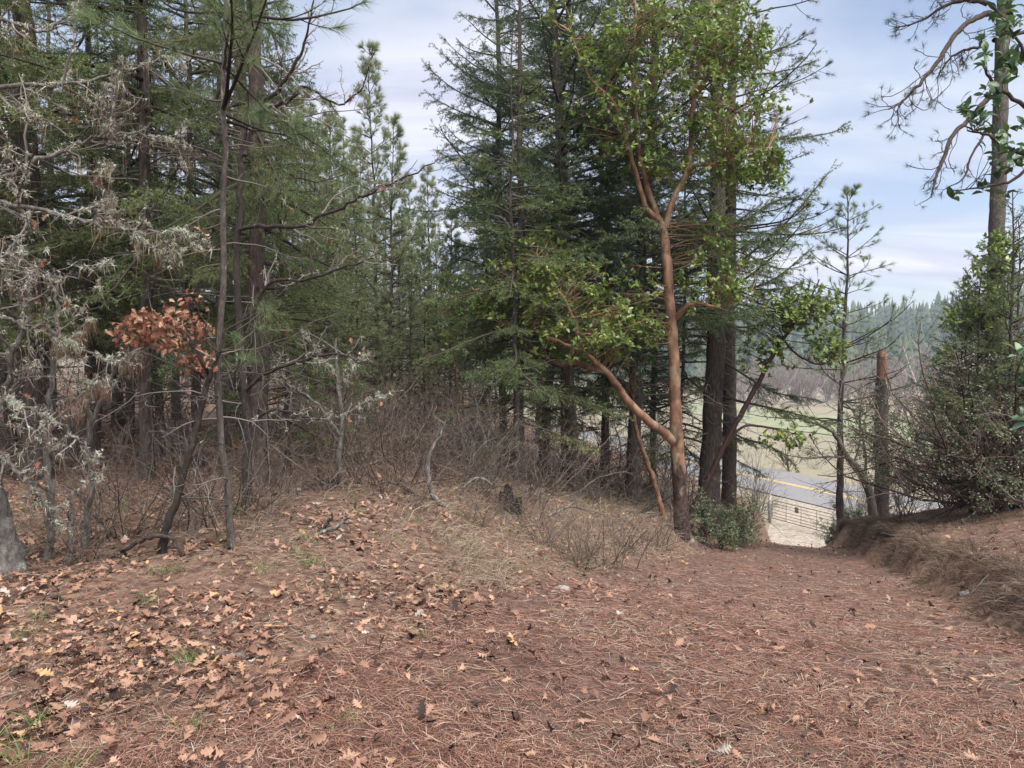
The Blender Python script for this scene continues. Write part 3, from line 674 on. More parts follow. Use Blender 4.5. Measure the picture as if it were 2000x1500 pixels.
# pale trunk with long needles at the left
m_pineH = pine('pine', 8, 9.5, 0.030, 3.4, 1.3, 0.4, 4, 0.1, 0.9, 40, 0.19, 0.0035, 3, M_pine, 26, bark=M_darkgrey, Ldead=0.8)
ph = hit(452, 1072)
pale = plant('young_pine', m_pineH, 'slim pale grey trunk with long-needled tufts beside the brown-leaved oak', ph, 0.0)
gH, gW = Geo(), Geo(); rH = np.random.default_rng(81)
for (qx, qy) in [(455, 655), (430, 690), (470, 700), (500, 640), (490, 690), (445, 720), (520, 610)]:
    a = W(456, qy + 40, ph[1]) - ph; b = W(qx, qy, ph[1] + rH.uniform(-0.4, 0.3)) - ph
    B = wander(a[None], (b - a)[None], np.array([np.linalg.norm(b - a)]), 4, 0.05, 0, rH)
    V, F = tubes(B, np.full((1, 5), 0.006), 4); gW.add(V, F, 0.4)
    tuft_needles(gH, np.repeat(B[:, -1], 3, 0), norm(np.repeat(b[None] - a[None], 3, 0) + 0.5 * rH.standard_normal((3, 3))), 34, 0.17, 0.0026, rH, cone=1.1, v=rH.uniform(0.0, .5, 3))
gH.build('low_tufts', M_pine, pale, kind='stuff'); gW.build('low_twigs', M_dead, pale)

# young pines in the middle distance, paler, their tops against the sky
young = [pine('pine', 20 + k, H, 0.065, cb, Lm, 0.34, 5, 0.0, 0.85, 20, 0.16, 0.0062, 5, M_palepine, 22, bark=M_firbark, Ldead=1.3) for k, (H, cb, Lm) in enumerate([(9.5, 1.4, 1.8), (8.0, 1.0, 1.7), (10.5, 1.9, 1.8)])]
def toY(px, ytop, Y):                          # height of a tree at depth Y whose tip stands at pixel row ytop
    x, y, z = on(px, Y); return W(px, ytop, Y)[2] - z
H0 = [9.5, 8.0, 10.5]
ypl = [(738, 85, 19, 0, 'young pine with the tallest thin tip in the sky gap'), (765, 230, 17.5, 1, 'second dark-stemmed young pine in the middle of the sky gap'), (682, 230, 21, 2, 'pale young pine left of the tallest tip'), (640, 190, 24, 0, 'tall pale pine half hidden by the left-hand fir boughs'),
       (838, 330, 24, 1, 'short pale pine at the low point of the sky gap'), (800, 330, 27, 2, 'pale pine behind the low point of the sky gap'), (880, 420, 21, 1, 'small pine under the upswept fir boughs'), (945, 300, 22, 0, 'slender pine seen through the upswept fir boughs'),
       (962, 380, 18, 2, 'thin dark-stemmed pine left of the leaning dark fir'), (600, 180, 19, 1, 'pale pine beside the reddish-barked conifer'), (575, 150, 23, 2, 'tall pale pine behind the reddish-barked conifer'), (715, 260, 26, 2, 'far pale pine behind the tallest tip'), (905, 470, 30, 0, 'far pale pine at the foot of the upswept fir boughs'),
       (655, 240, 17, 1, 'bushy pale pine at the left border of the sky gap'), (700, 330, 16, 0, 'pale green pine low in front of the tallest tip'), (620, 290, 15.5, 2, 'pale pine behind the arching bare oak limbs'), (780, 420, 20, 1, 'low pale pine below the second dark stem'), (830, 450, 18, 2, 'low pale pine above the middle brush'), (870, 500, 23, 0, 'pale pine beside the yellow-green sapling'), (735, 400, 22, 1, 'pale pine filling behind the dark stems')] + [(q_, t_, y_, v_, 'pale young pine in the massed rank below the sky gap') for q_, t_, y_, v_ in [(590, 300, 27, 0), (625, 350, 20, 1), (665, 330, 29, 2), (705, 380, 25, 0), (750, 360, 30, 1), (790, 400, 25, 2), (820, 420, 31, 0), (855, 440, 27, 1), (885, 470, 26, 2), (920, 480, 24, 1), (645, 420, 16, 1), (690, 450, 19, 2), (800, 480, 17, 0), (945, 450, 29, 0)]]
for k, (px, yt, Y, v, lab) in enumerate(ypl):
    plant('young_pine', young[v], lab, on(px, Y), k * 1.3, sc=toY(px, yt, Y) / H0[v], group='massed rank of pale pines' if 'massed' in lab else None)

# young firs standing between the front trees on the left
m_und = fir('fir', 15, 7.5, 0.05, 0.9, 1.9, 0.10, -0.15, 0.6, -0.09, 0.06, ndead=26, Ldead=1.0, topz=9)
m_und2 = fir('fir', 16, 9.5, 0.06, 1.9, 2.1, 0.11, -0.2, 0.55, -0.09, 0.05, ndead=40, Ldead=1.3, topz=10)
for k, (px, Y, mm, sc, lab) in enumerate([(180, 10.2, m_und2, 1.05, 'feathery young fir between the thick dark trunk and the slim black one'), (385, 10.6, m_und2, 1.1, 'feathery young fir behind the brown-leaved oak sapling'), (560, 9.8, m_und, 0.75, 'young fir with low green boughs right of the reddish-barked conifer'),
        (-60, 9.0, m_und2, 1.0, 'young fir at the left edge behind the lichened oak'), (440, 13.0, m_und2, 1.25, 'taller young fir behind the slim pale trunk'), (20, 12.5, m_und2, 1.3, 'tall young fir behind the thick trunk at the far left'), (250, 13.2, m_und2, 1.35, 'tall young fir behind the slim black trunk'), (640, 12.6, m_und, 0.62, 'low young fir at the left border of the sky gap'),
        (1010, 12.8, m_und, 1.1, 'young fir left of the leaning dark fir'), (1180, 18.5, m_und2, 1.3, 'young fir between the two dark middle trunks'), (1330, 20.5, m_und, 1.5, 'bushy fir behind the madrone and left of the thickest trunk')]):
    plant('young_fir', mm, lab, on(px, Y), k * 1.9 + 0.3, sc=sc)
# dense trees deeper in the forest
bgA = fir('fir', 31, 11, 0.12, 1.6, 2.3, 0.2, -0.1, 0.6, -0.08, 0.08, per_m=75, nl=0.06, w=0.016, ndead=45, Ldead=1.8, sec=0.10, kdead=6)
bgB = fir('fir', 32, 13, 0.14, 2.4, 2.6, 0.22, -0.1, 0.6, -0.08, 0.08, per_m=75, nl=0.06, w=0.016, ndead=50, Ldead=1.9, sec=0.10, kdead=6)
rb = np.random.default_rng(55)
spots = []
for Y in (12.5, 14.5, 16, 18, 21, 25, 30, 37):
    for px in np.arange(-260, 1330, 190 if Y < 17 else 150):
        q = px + rb.uniform(-60, 60)
        if 540 < q < 1000 and Y < 36: continue
        if (q > 1060 and Y < 20) or q > 1190: continue
        if -20 < q < 560 and Y < 13: continue
        spots.append((q, Y + rb.uniform(-0.8, 0.8)))
for k, (q, Y) in enumerate(spots):
    plant('forest_fir', bgA if k % 2 else bgB, 'dim fir deep in the forest ' + next(w_ for a_, w_ in [(0, 'at the left edge'), (180, 'behind the thick dark trunk at the far left'), (450, 'between the slim black trunk and the pale one'), (700, 'behind the stout reddish-barked conifer'), (1060, 'at the foot of the sky gap'), (1180, 'behind the leaning dark fir'), (9999, 'behind the orange madrone')] if q < a_), on(q, Y), k * 2.1, group='firs in the depth of the forest', sc=rb.uniform(0.75, 1.15))

# ------------------------------------------------------------------ broadleaved trees drawn limb by limb
def limb_px(pts, Y, rpx, per=5, k=9, rng=G, jit=0.006, dY=None, rough=0.05):
    """centre line through photograph pixels at depth Y (dY: depth offsets), radii in pixels -> path, radii"""
    n = len(pts); dY = dY if dY is not None else [0] * n
    P = crom([W(x, y, Y + d) for (x, y), d in zip(pts, dY)], per)
    P = P + jit * G.standard_normal(P.shape)
    R = np.interp(np.linspace(0, 1, len(P)), np.linspace(0, 1, len(rpx)), np.array(rpx, float)) * M_PER_PX(Y)
    return P, R
def rooted(P, R):
    # carry a stem on down along its own line until it enters the ground
    d = norm(P[0] - P[2]); d[2] = min(d[2], -0.5); d = norm(d); q = P[0].copy(); add = []
    while q[2] > gz(q[0], q[1]) - 0.06 and len(add) < 60:
        q = q + d * 0.12; add.append(q.copy())
    if add:
        P = np.vstack([np.array(add[::-1]), P]); R = np.concatenate([R[0] * np.linspace(1.35, 1.02, len(add)), R])
    return P, R
def loc_of(P): return np.array([P[0, 0], P[0, 1], gz(P[0, 0], P[0, 1])])
def limb_obj(name, P, R, base, m, parent, k=9, v=0.5, rough=0.04):
    V, F = tubes(P[None] - base, R[None], k, G, rough); g = Geo(); g.add(V, F, v)
    return g.build(name, m, parent, True)
def resample(P, R, n):
    u = np.linspace(0, 1, len(P)); t = np.linspace(0, 1, n)
    return np.stack([np.interp(t, u, P[:, i]) for i in range(3)], -1), np.interp(t, u, R)
def grow_to(targets, limbs, rng, r=0.006, n=6, curve=0.25):
    L = np.concatenate(limbs); out_ = []
    P = np.zeros((len(targets), n + 1, 3))
    tt = np.linspace(0, 1, n + 1)[:, None]
    for i, T in enumerate(targets):
        dd = np.linalg.norm(L - T, axis=1) + 0.6 * np.clip(L[:, 2] - T[2], 0, None) + 0.25 * rng.random(len(L))
        A = L[int(np.argmin(dd))]
        M = (A + T) / 2 + curve * np.linalg.norm(T - A) * rng.standard_normal(3) * [0.6, 0.6, 0.6] + [0, 0, -0.05]
        P[i] = (1 - tt) ** 2 * A + 2 * tt * (1 - tt) * M + tt ** 2 * T
    D = np.linalg.norm(P[:, -1] - P[:, 0], axis=1)
    return P, (r * (0.5 + D))[:, None] * np.linspace(1, 0.3, n + 1)
def ell_pts(cx, cy, rx, ry, Y, ry_d, n, rng):
    u = norm(rng.standard_normal((n, 3))) * rng.random((n, 1)) ** 0.4
    return np.array([W(cx + a[0] * rx, cy + a[1] * ry, Y + a[2] * ry_d) for a in u])
def rosette_frames(tips, dirs, per, rng, tilt=0.9):
    idx = np.repeat(np.arange(len(tips)), per); d = dirs[idx]
    pr = norm(np.cross(d, rng.standard_normal(d.shape)))
    a = rng.uniform(0.5, 1.25, len(idx))[:, None]
    X = norm(np.cos(a) * d * 0.7 + np.sin(a) * pr + [0, 0, -0.05])
    Z = norm(d * 0.6 + np.array([0, 0, 1.0]) + 0.55 * rng.standard_normal(d.shape))
    return idx, frames(X, Z), tips[idx] - d * (rng.random(len(idx)) * 0.07)[:, None]
LEAFV = {}
def leaf_mesh(tpl, m, v, key):
    if (key, v) not in LEAFV:
        g = Geo(); g.add(tpl[0], tpl[1], v); LEAFV[(key, v)] = g.mesh('leaf', m, True)
    return LEAFV[(key, v)]
def leaf_objs(name, parent, key, tpl, m, Rm, S, T, rng, levels=6):
    for i in range(len(T)):
        v = round(float(rng.integers(0, levels)) / (levels - 1), 2)
        o = link(name, leaf_mesh(tpl, m, v, key), parent)
        M4 = np.eye(4); M4[:3, :3] = Rm[i] * S[i]; M4[:3, 3] = T[i]
        o.matrix_local = Matrix(M4.tolist())

# the madrone with orange bark
rm = np.random.default_rng(300); YM = 14.0
tP, tR = limb_px([(1340, 1062), (1334, 1040), (1328, 960), (1322, 870), (1318, 760), (1312, 650), (1306, 560), (1300, 490), (1294, 440)], YM, [21, 16, 13.5, 13, 11, 10.5, 9.5, 9, 8.5], 6); tP, tR = rooted(tP, tR)
mb = loc_of(tP); mad = thing('madrone_tree', 'orange smooth-barked madrone with a low limb reaching left over the path bank', 'tree', mb)
hv = np.clip((tP[:, 2] - mb[2]) / 4.0, 0, 1)
g = Geo(); V, F = tubes(tP[None] - mb, tR[None], 18, G, 0.025)
ang = np.tile(np.arange(18) / 18 * 2 * np.pi, len(tP))
vv = np.repeat(hv * 1.1, 18) + 0.16 * np.cos(ang + math.pi / 2)
g.add(V, F, vv); g.build('trunk', M_madbark, mad, True)
mlimbs = []
for pts, rr_, dY in [
    ([(1322, 868), (1300, 848), (1265, 822), (1228, 785), (1205, 752), (1180, 722), (1140, 690), (1095, 668), (1045, 646)], [10, 9, 8.3, 7.5, 6.8, 5.5, 4.2, 3, 1.6], [0, -.1, -.3, -.5, -.6, -.8, -.9, -1, -1.1]),
    ([(1182, 724), (1150, 716), (1118, 708), (1092, 712), (1060, 690), (1010, 652), (955, 600), (920, 560)], [6, 5.5, 5, 4, 3, 2.5, 2, 1], [-.8, -.7, -.6, -.5, -.4, -.3, -.2, 0]),
    ([(1138, 690), (1125, 640), (1105, 590), (1085, 560), (1050, 500)], [5, 4, 3.5, 3, 1.5], [-.9, -1, -1.1, -1.2, -1.3]),
    ([(1296, 448), (1275, 398), (1258, 340), (1246, 280), (1240, 200), (1236, 120), (1242, 40), (1235, -60)], [6.8, 5.8, 5, 4.5, 4, 3.4, 2.8, 1.6], [0, 0, -.1, -.2, -.3, -.3, -.3, -.3]),
    ([(1290, 432), (1262, 405), (1248, 360), (1228, 290), (1210, 225), (1190, 190), (1150, 150), (1110, 60)], [5.5, 5, 4.5, 4, 3.5, 3, 2, 1], [0, -.1, -.2, -.4, -.5, -.6, -.7, -.8]),
    ([(1298, 446), (1312, 395), (1335, 350), (1348, 300), (1352, 220), (1362, 150), (1378, 80), (1395, 0), (1400, -90)], [7, 6.2, 5.5, 5, 4.6, 4, 3.5, 2.8, 1.6], [0, .1, .2, .2, .2, .2, .2, .2, .2]),
    ([(1342, 335), (1365, 322), (1400, 318), (1440, 300), (1500, 290)], [5, 4.5, 3.5, 2.5, 1.5], [.2, 0, -.2, -.4, -.6]),
    ([(1318, 622), (1335, 605), (1358, 592), (1390, 598), (1430, 610)], [6, 5, 4, 3, 1.5], [0, -.2, -.3, -.4, -.5]),
    ([(1355, 190), (1385, 150), (1430, 120), (1480, 70)], [5, 4, 3, 1.5], [.2, -.1, -.3, -.5])]:
    P, R = limb_px(pts, YM, rr_, 5, dY=dY); mlimbs.append(P)
    limb_obj('limb', P, R, mb, M_madbark, mad, 10, 1.0, 0.02)
# a bent dead stub on the trunk
P, R = limb_px([(1330, 795), (1345, 800), (1353, 815), (1354, 832)], YM - .2, [3, 2.5, 2, 1.5]); limb_obj('stub', P, R, mb, M_greybark, mad, 6)
tg_ = np.concatenate([ell_pts(1290, 50, 230, 110, YM, 2.2, 150, rm), ell_pts(1220, 200, 150, 150, YM, 1.9, 90, rm), ell_pts(1420, 200, 125, 170, YM, 1.9, 130, rm),
                      ell_pts(1400, 60, 130, 110, YM, 1.8, 75, rm), ell_pts(1330, 300, 200, 60, YM, 1.4, 50, rm), ell_pts(1470, 330, 70, 70, YM, 1.0, 60, rm), ell_pts(1120, 600, 180, 110, YM - .8, 1.5, 150, rm),
                      ell_pts(1040, 520, 100, 80, YM - .6, 1.0, 60, rm), ell_pts(1230, 640, 50, 60, YM - .6, .8, 25, rm), ell_pts(1390, 560, 70, 60, YM - .4, .7, 28, rm), ell_pts(950, 580, 60, 60, YM, 1, 24, rm), ell_pts(1420, 480, 70, 60, YM, 1, 24, rm)])
TW, TR = grow_to(tg_, mlimbs + [tP[len(tP) // 2:]], rm)
g = Geo(); V, F = tubes(TW - mb, TR, 4); g.add(V, F, 1.0); g.build('twigs', M_madbark, mad, kind='stuff')
SUB, SR = spawn(TW, TR, 4, 0.35, 0.98, 0.9, 0.45, 3, 0.1, 0.05, rm, 0.12)
g = Geo(); V, F = tubes(SUB - mb, np.maximum(SR, 0.0018), 3); g.add(V, F, 1.0); g.build('twigs', M_madbark, mad, kind='stuff')
tips = np.concatenate([TW[:, -1], SUB[:, -1]]); dirs = norm(np.concatenate([TW[:, -1] - TW[:, -2], SUB[:, -1] - SUB[:, -2]]) + [0, 0, 0.02])
i_, Rm, T = rosette_frames(tips, dirs, 5, rm)
S = rm.uniform(0.07, 0.125, len(T)); cv = np.clip(rm.random(len(tips))[i_] * 0.6 + 0.4 * rm.random(len(T)), 0, 1)
dist = np.linalg.norm(T - [0, 0, CAM_Z], axis=1) / S; infr = (T[:, 2] < CAM_Z + T[:, 1] * 0.47)
order = np.argsort(np.where(infr, dist, 1e9)); big, rest = order[:300], order[300:]
V, F = inst(ELL2[0], ELL2[1], Rm[rest], S[rest], T[rest] - mb); g = Geo(); g.add(V, F, np.repeat(cv[rest], len(ELL2[0]))); g.build('crown', M_madleaf, mad, kind='stuff')
leaf_objs('leaf', mad, 'mad', ELL, M_madleaf, Rm[big], S[big], T[big] - mb, rm)

def small_madrone(label, pts, Y, rpx, clusters, seed, m_leaf, leafS=(0.08, 0.14), per=8, dY=None, limbs=(), bark=None, name='madrone_tree'):
    r_ = np.random.default_rng(seed); P, R = rooted(*limb_px(pts, Y, rpx, 5, dY=dY)); b = loc_of(P)
    o = thing(name, label, 'tree', b); limb_obj('trunk', P, R, b, bark or M_madbark, o, 9, 0.25 if bark else 0.95); ls = [P]
    for q, rq in limbs:
        P2, R2 = limb_px(q, Y, rq, 5); ls.append(P2); limb_obj('limb', P2, R2, b, bark or M_madbark, o, 7, 0.25 if bark else 0.95)
    t_ = np.concatenate([ell_pts(*c, r_) for c in clusters]); A, B = grow_to(t_, ls, r_, 0.005)
    g = Geo(); V, F = tubes(A - b, B, 4); g.add(V, F, 0.3 if bark else 0.9); g.build('twigs', bark or M_madbark, o, kind='stuff')
    i_, Rm, T = rosette_frames(A[:, -1], norm(A[:, -1] - A[:, -2]), per, r_); S = r_.uniform(*leafS, len(T))
    V, F = inst(ELL2[0], ELL2[1], Rm, S, T - b); g = Geo(); g.add(V, F, np.repeat(np.clip(r_.random(len(T)), 0, 1), len(ELL2[0]))); g.build('crown', m_leaf, o, kind='stuff')
    return o
small_madrone('leaning young madrone with bright leaves between the thick fir and the gate', [(1398, 905), (1420, 860), (1452, 800), (1482, 745), (1510, 695), (1545, 640), (1575, 600), (1600, 545)], 17.0, [6, 5.5, 5, 4.5, 4, 3, 2.5, 1.2],
              [(1590, 610, 70, 60, 17, 1.2, 150), (1530, 600, 70, 50, 17, 1.2, 100), (1620, 680, 50, 40, 17, 1, 70), (1500, 690, 60, 60, 17, 1, 60), (1540, 855, 60, 25, 16.5, .8, 40), (1450, 600, 60, 50, 17, 1, 30)], 310, M_madleaf,
              limbs=[([(1530, 665), (1560, 695), (1600, 712), (1630, 700)], [2.5, 2, 1.6, 1]), ([(1410, 880), (1450, 835), (1500, 835), (1560, 850)], [3.5, 2.5, 2, 1])], bark=M_manzbark)
small_madrone('thin reddish madrone stem leaning left of the orange madrone foot', [(1282, 955), (1265, 905), (1248, 860), (1240, 820), (1236, 770)], YM + 1.5, [5, 5, 4.5, 4, 2], [(1240, 720, 40, 60, YM + 1.4, .6, 20)], 311, M_madleafd)
small_madrone('bright yellow-green leafy sapling low in the sky gap', [(900, 900), (895, 800), (890, 700), (880, 620)], 18, [4, 3.5, 3, 1.5], [(880, 600, 60, 70, 18, 1, 70), (850, 680, 60, 60, 18, 1, 40)], 312, M_madleaf)
small_madrone('light green leafy sapling in front of the right-hand pine trunk', [(1945, 720), (1940, 640), (1936, 560), (1930, 480)], 15.8, [3, 2.5, 2, 1], [(1935, 560, 60, 90, 15.8, .9, 190), (1955, 490, 40, 50, 15.8, .6, 90), (1880, 620, 45, 40, 15.8, .6, 60), (1840, 690, 30, 30, 15.8, .5, 16)], 313, M_madleaf, (0.075, 0.125), bark=M_manzbark)

# near madrone boughs at the right edge, leaf by leaf
def near_bough(name, label, lines, clusters, Y, seed, m_leaf, leafS, per, key):
    r_ = np.random.default_rng(seed); ls, rs = [], []
    for pts, rp_ in lines:
        P, R = limb_px(pts, Y, rp_, 5, jit=0.003); ls.append(P); rs.append(R)
    b = ls[0][0]; o = thing(name, label, 'branch', b)
    for P, R in zip(ls, rs): limb_obj('limb', P, R, b, M_firtwig, o, 7, 0.6)
    t_ = np.concatenate([ell_pts(*c, r_) for c in clusters]); A, B = grow_to(t_, ls, r_, 0.004, curve=0.15)
    g = Geo(); V, F = tubes(A - b, np.maximum(B, .0012), 4); g.add(V, F, 0.6); g.build('twigs', M_firtwig, o, kind='stuff')
    i_, Rm, T = rosette_frames(A[:, -1], norm(A[:, -1] - A[:, -2]), per, r_); S = r_.uniform(*leafS, len(T))
    leaf_objs('leaf', o, key, ELL, m_leaf, Rm, S, T - b, r_)
near_bough('madrone_bough', 'dark glossy madrone bough hanging into the upper right corner', [([(2160, 250), (2060, 230), (1990, 200), (1940, 160), (1915, 120)], [7, 6, 4, 3, 1.5]), ([(2160, 260), (2080, 290), (2000, 300), (1930, 265), (1890, 255)], [6, 5, 4, 2.5, 1.2]), ([(2060, 235), (2010, 120), (1970, 50), (1940, 10)], [4, 3, 2, 1.2]), ([(2040, 295), (1980, 350), (1920, 365), (1860, 372)], [4, 3, 2, 1])],
           [(1950, 110, 55, 80, 4.6, .4, 20), (1905, 215, 38, 45, 4.6, .3, 13), (1965, 270, 60, 80, 4.6, .4, 22), (1970, 25, 50, 40, 4.6, .4, 11), (1860, 375, 10, 10, 4.6, .05, 1), (1945, 365, 30, 15, 4.6, .2, 3)], 4.6, 320, M_madleafd, (0.05, 0.09), 5, 'madd')
near_bough('madrone_sprig', 'pale green madrone sprig poking in at the right edge above the bank', [([(2120, 720), (2060, 700), (2010, 690), (1990, 682)], [4, 3, 2, 1.5]), ([(2120, 730), (2060, 790), (2020, 800), (1992, 812)], [3.5, 3, 2, 1.5]), ([(2090, 715), (2040, 745), (2000, 745)], [3, 2, 1.5])],
           [(1996, 688, 8, 8, 4.0, .05, 2), (1996, 745, 8, 8, 4.0, .05, 2), (2004, 812, 8, 8, 4.0, .05, 2)], 4.0, 321, M_madpale, (0.075, 0.12), 5, 'madp')

# ------------------------------------------------------------------ right-hand pine, young pine, snag, mossy oak, small fir
PR = on(1938, 16.5); rp = np.random.default_rng(330)
P_, R_, V, F = trunk_geo(24, 0.20, rp, k=16, flare=1.2, tip=0.3, crook=0.01)
pr = thing('ponderosa_pine', 'tall bare pine trunk at the right with curling boughs against the sky', 'tree', PR)
g = Geo(); g.add(V, F, 0.5); g.build('trunk', M_darkgrey, pr, True)
PRa = np.array(PR)
for pts, rr_, dY, ntw in [([(1932, 26), (1890, 44), (1855, 82), (1832, 122), (1795, 165), (1762, 198), (1735, 214)], [6, 5, 4.5, 4, 3, 2, 1], [0, -.3, -.6, -.8, -1, -1.1, -1.2], 26), ([(1932, 190), (1895, 232), (1862, 262), (1842, 312), (1828, 345), (1818, 385)], [5, 4.5, 4, 3.5, 2.5, 1.2], [0, -.2, -.5, -.7, -.8, -.9], 12),
                          ([(1930, 8), (1885, 0), (1840, 15), (1800, 40), (1745, 55)], [5, 4, 3, 2, 1], [0, .2, .4, .6, .8], 20), ([(1932, 90), (1895, 95), (1860, 110), (1830, 150)], [3, 2.5, 2, 1], [0, .2, .4, .6], 14), ([(1930, 250), (1900, 300), (1880, 350), (1850, 365)], [3, 2, 1.5, 1], [0, -.1, -.2, -.3], 6),
                          ([(1942, 80), (1975, 70), (2030, 58), (2090, 70)], [5, 4, 3, 1.5], [0, .3, .5, .8], 8), ([(1930, -60), (1880, -60), (1830, -20), (1790, -30)], [5, 4, 3, 1.5], [0, -.2, -.4, -.6], 16)]:
    P, R = limb_px(pts, 16.5, rr_, 5, dY=dY, jit=0.01)
    bo = limb_obj('bough', P, R, PRa, M_pinebark, pr, 7, 0.4)
    Pr, Rr = resample(P, R, 14)
    A, RA = spawn(Pr[None], Rr[None], ntw, 0.15, 1.0, 0.9, 0.35, 6, 0.28, -0.12, rp, 0.35, up=0.15); RA = np.clip(RA, 0.004, 0.009)
    B, RBb = spawn(A, RA, 2, 0.3, 1.0, 0.8, 0.5, 5, 0.3, -0.05, rp, 0.15, up=0.2); RBb = np.clip(RBb, 0.003, 0.006)
    g = Geo()
    for q, r_ in ((A, RA), (B, RBb)):
        V, F = tubes(q - PRa, r_, 4); g.add(V, F, 0.6)
    g.build('twigs', M_firtwig, bo, kind='stuff')
    g = Geo(); E = np.concatenate([A[:, -1], B[:, -1]]); D = norm(np.concatenate([A[:, -1] - A[:, -2], B[:, -1] - B[:, -2]])); kp = rp.random(len(E)) < 0.75
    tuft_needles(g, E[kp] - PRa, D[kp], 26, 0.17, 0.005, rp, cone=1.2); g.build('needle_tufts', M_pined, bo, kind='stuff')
LP = on(1646, 22); hP = W(1642, 368, 22)[2] - LP[2]
m_yp = pine('pine', 40, hP, 0.12, 3.6, 2.6, 0.55, 5, 0.1, 0.75, 26, 0.18, 0.0055, 5, M_pine, 30, bark=M_firbark, tufts_along=3, Ldead=1.6, profile=0.62)
plant('young_pine', m_yp, 'lone open-crowned young pine standing beside the gate', LP, 0.5)
# broken snag
LS = on(1726, 21); hS = W(1722, 680, 21)[2] - LS[2]; rs_ = np.random.default_rng(41)
sn = thing('snag', 'dead broken-topped trunk right of the young pine by the gate', 'dead tree', LS)
P, R, V, F = trunk_geo(hS * 0.82, 0.20, rs_, k=20, flare=1.2, tip=0.86, crook=0.02, rough=0.09); g = Geo(); g.add(V, F, 0.5); g.build('trunk', M_snag, sn, True)
P2 = np.stack([np.linspace(P[-1, 0], P[-1, 0] - 0.03, 8), np.linspace(P[-1, 1], P[-1, 1], 8), np.linspace(P[-1, 2] - 0.15, hS, 8)], -1); V, F = tubes(P2[None], np.linspace(0.178, 0.12, 8)[None], 14, rs_, 0.06)
V = V.reshape(8, 14, 3); V[-1, :, 2] += rs_.uniform(-0.5, 0.1, 14); V[-1, :, :2] = P2[-1, :2] + (V[-1, :, :2] - P2[-1, :2]) * 0.7
g = Geo(); g.add(V, F, 0.5); g.add(np.vstack([V[-1], P2[-2:-1]]), [(i, (i + 1) % 14, 14) for i in range(14)], 0.5); g.build('broken_top', M_snagred, sn)
g = Geo(); dead_branches(g, P, rs_.uniform(1.5, 6.5, 26), rs_.uniform(0.15, 1.3, 26), rs_, r=0.02, kids=4); g.build('dead_branches', M_dead, sn, kind='stuff')
# firs at the right
m_sf = fir('fir', 43, 6.4, 0.06, 1.0, 1.9, 0.09, 0.05, 0.8, -0.02, 0.12, ndead=20, Ldead=0.8, w=0.010, nl=0.038, per_m=85)
ls_ = on(1968, 14.5); plant('small_fir', m_sf, 'small upright fir beside the right-hand pine trunk', ls_, 0.4, sc=(W(1968, 375, 14.5)[2] - ls_[2]) / 6.4)
ls_ = on(1905, 15.5); plant('small_fir', m_sf, 'low bushy fir left of the right-hand pine trunk, in front of the far hill', ls_, 2.4, sc=(W(1905, 500, 15.5)[2] - ls_[2]) / 6.4)
ls_ = on(2060, 13); ls_ = on(1992, 15.8); plant('small_fir', m_sf, 'leafy-looking fir right of the pale sapling, close to the right edge', ls_, 5.4, sc=(W(1992, 430, 15.8)[2] - ls_[2]) / 6.4); ls_ = on(1885, 17.0); plant('small_fir', m_sf, 'short fir with tips reaching left over the manzanita', ls_, 3.1, sc=(W(1885, 545, 17.0)[2] - ls_[2]) / 6.4); plant('small_fir', m_sf, 'bright bushy fir low behind the sprawling manzanita', on(1930, 17.5), 1.4, sc=0.95); plant('small_fir', m_sf, 'fir partly cut by the right edge of the picture', ls_, 4.4, sc=0.85)

# ------------------------------------------------------------------ lichened oaks and saplings at the left
def lichen_on(geo, P, rng, per_m=60, size=0.035, hang=0.25, w=0.006, bits=10):
    A = P[:, :-1].reshape(-1, 3); B = P[:, 1:].reshape(-1, 3); l = np.linalg.norm(B - A, axis=1)
    c = rng.poisson(l * per_m * rng.gamma(0.32, 2.6, len(l))); idx = np.repeat(np.arange(len(A)), c)
    if len(idx) == 0: return
    o = A[idx] + (B - A)[idx] * rng.random((len(idx), 1)) + 0.008 * rng.standard_normal((len(idx), 3))
    i2 = np.repeat(np.arange(len(o)), bits); D = norm(rng.standard_normal((len(i2), 3)) + [0, 0, -0.25])
    L = size * rng.uniform(0.4, 1.3, len(i2))
    hg = rng.random(len(i2)) < hang * 0.15
    D[hg] = norm(np.array([0, 0, -1.0]) + 0.35 * rng.standard_normal((hg.sum(), 3))); L[hg] *= rng.uniform(1.3, 3.2, hg.sum())
    V, F = needles(o[i2] + 0.35 * size * rng.standard_normal((len(i2), 3)) * 0.5, D, L, w, rng)
    geo.add(V, F, np.repeat(np.clip(rng.random(len(o))[i2] * 0.6 + rng.random(len(i2)) * 0.4, 0, 1), 3))
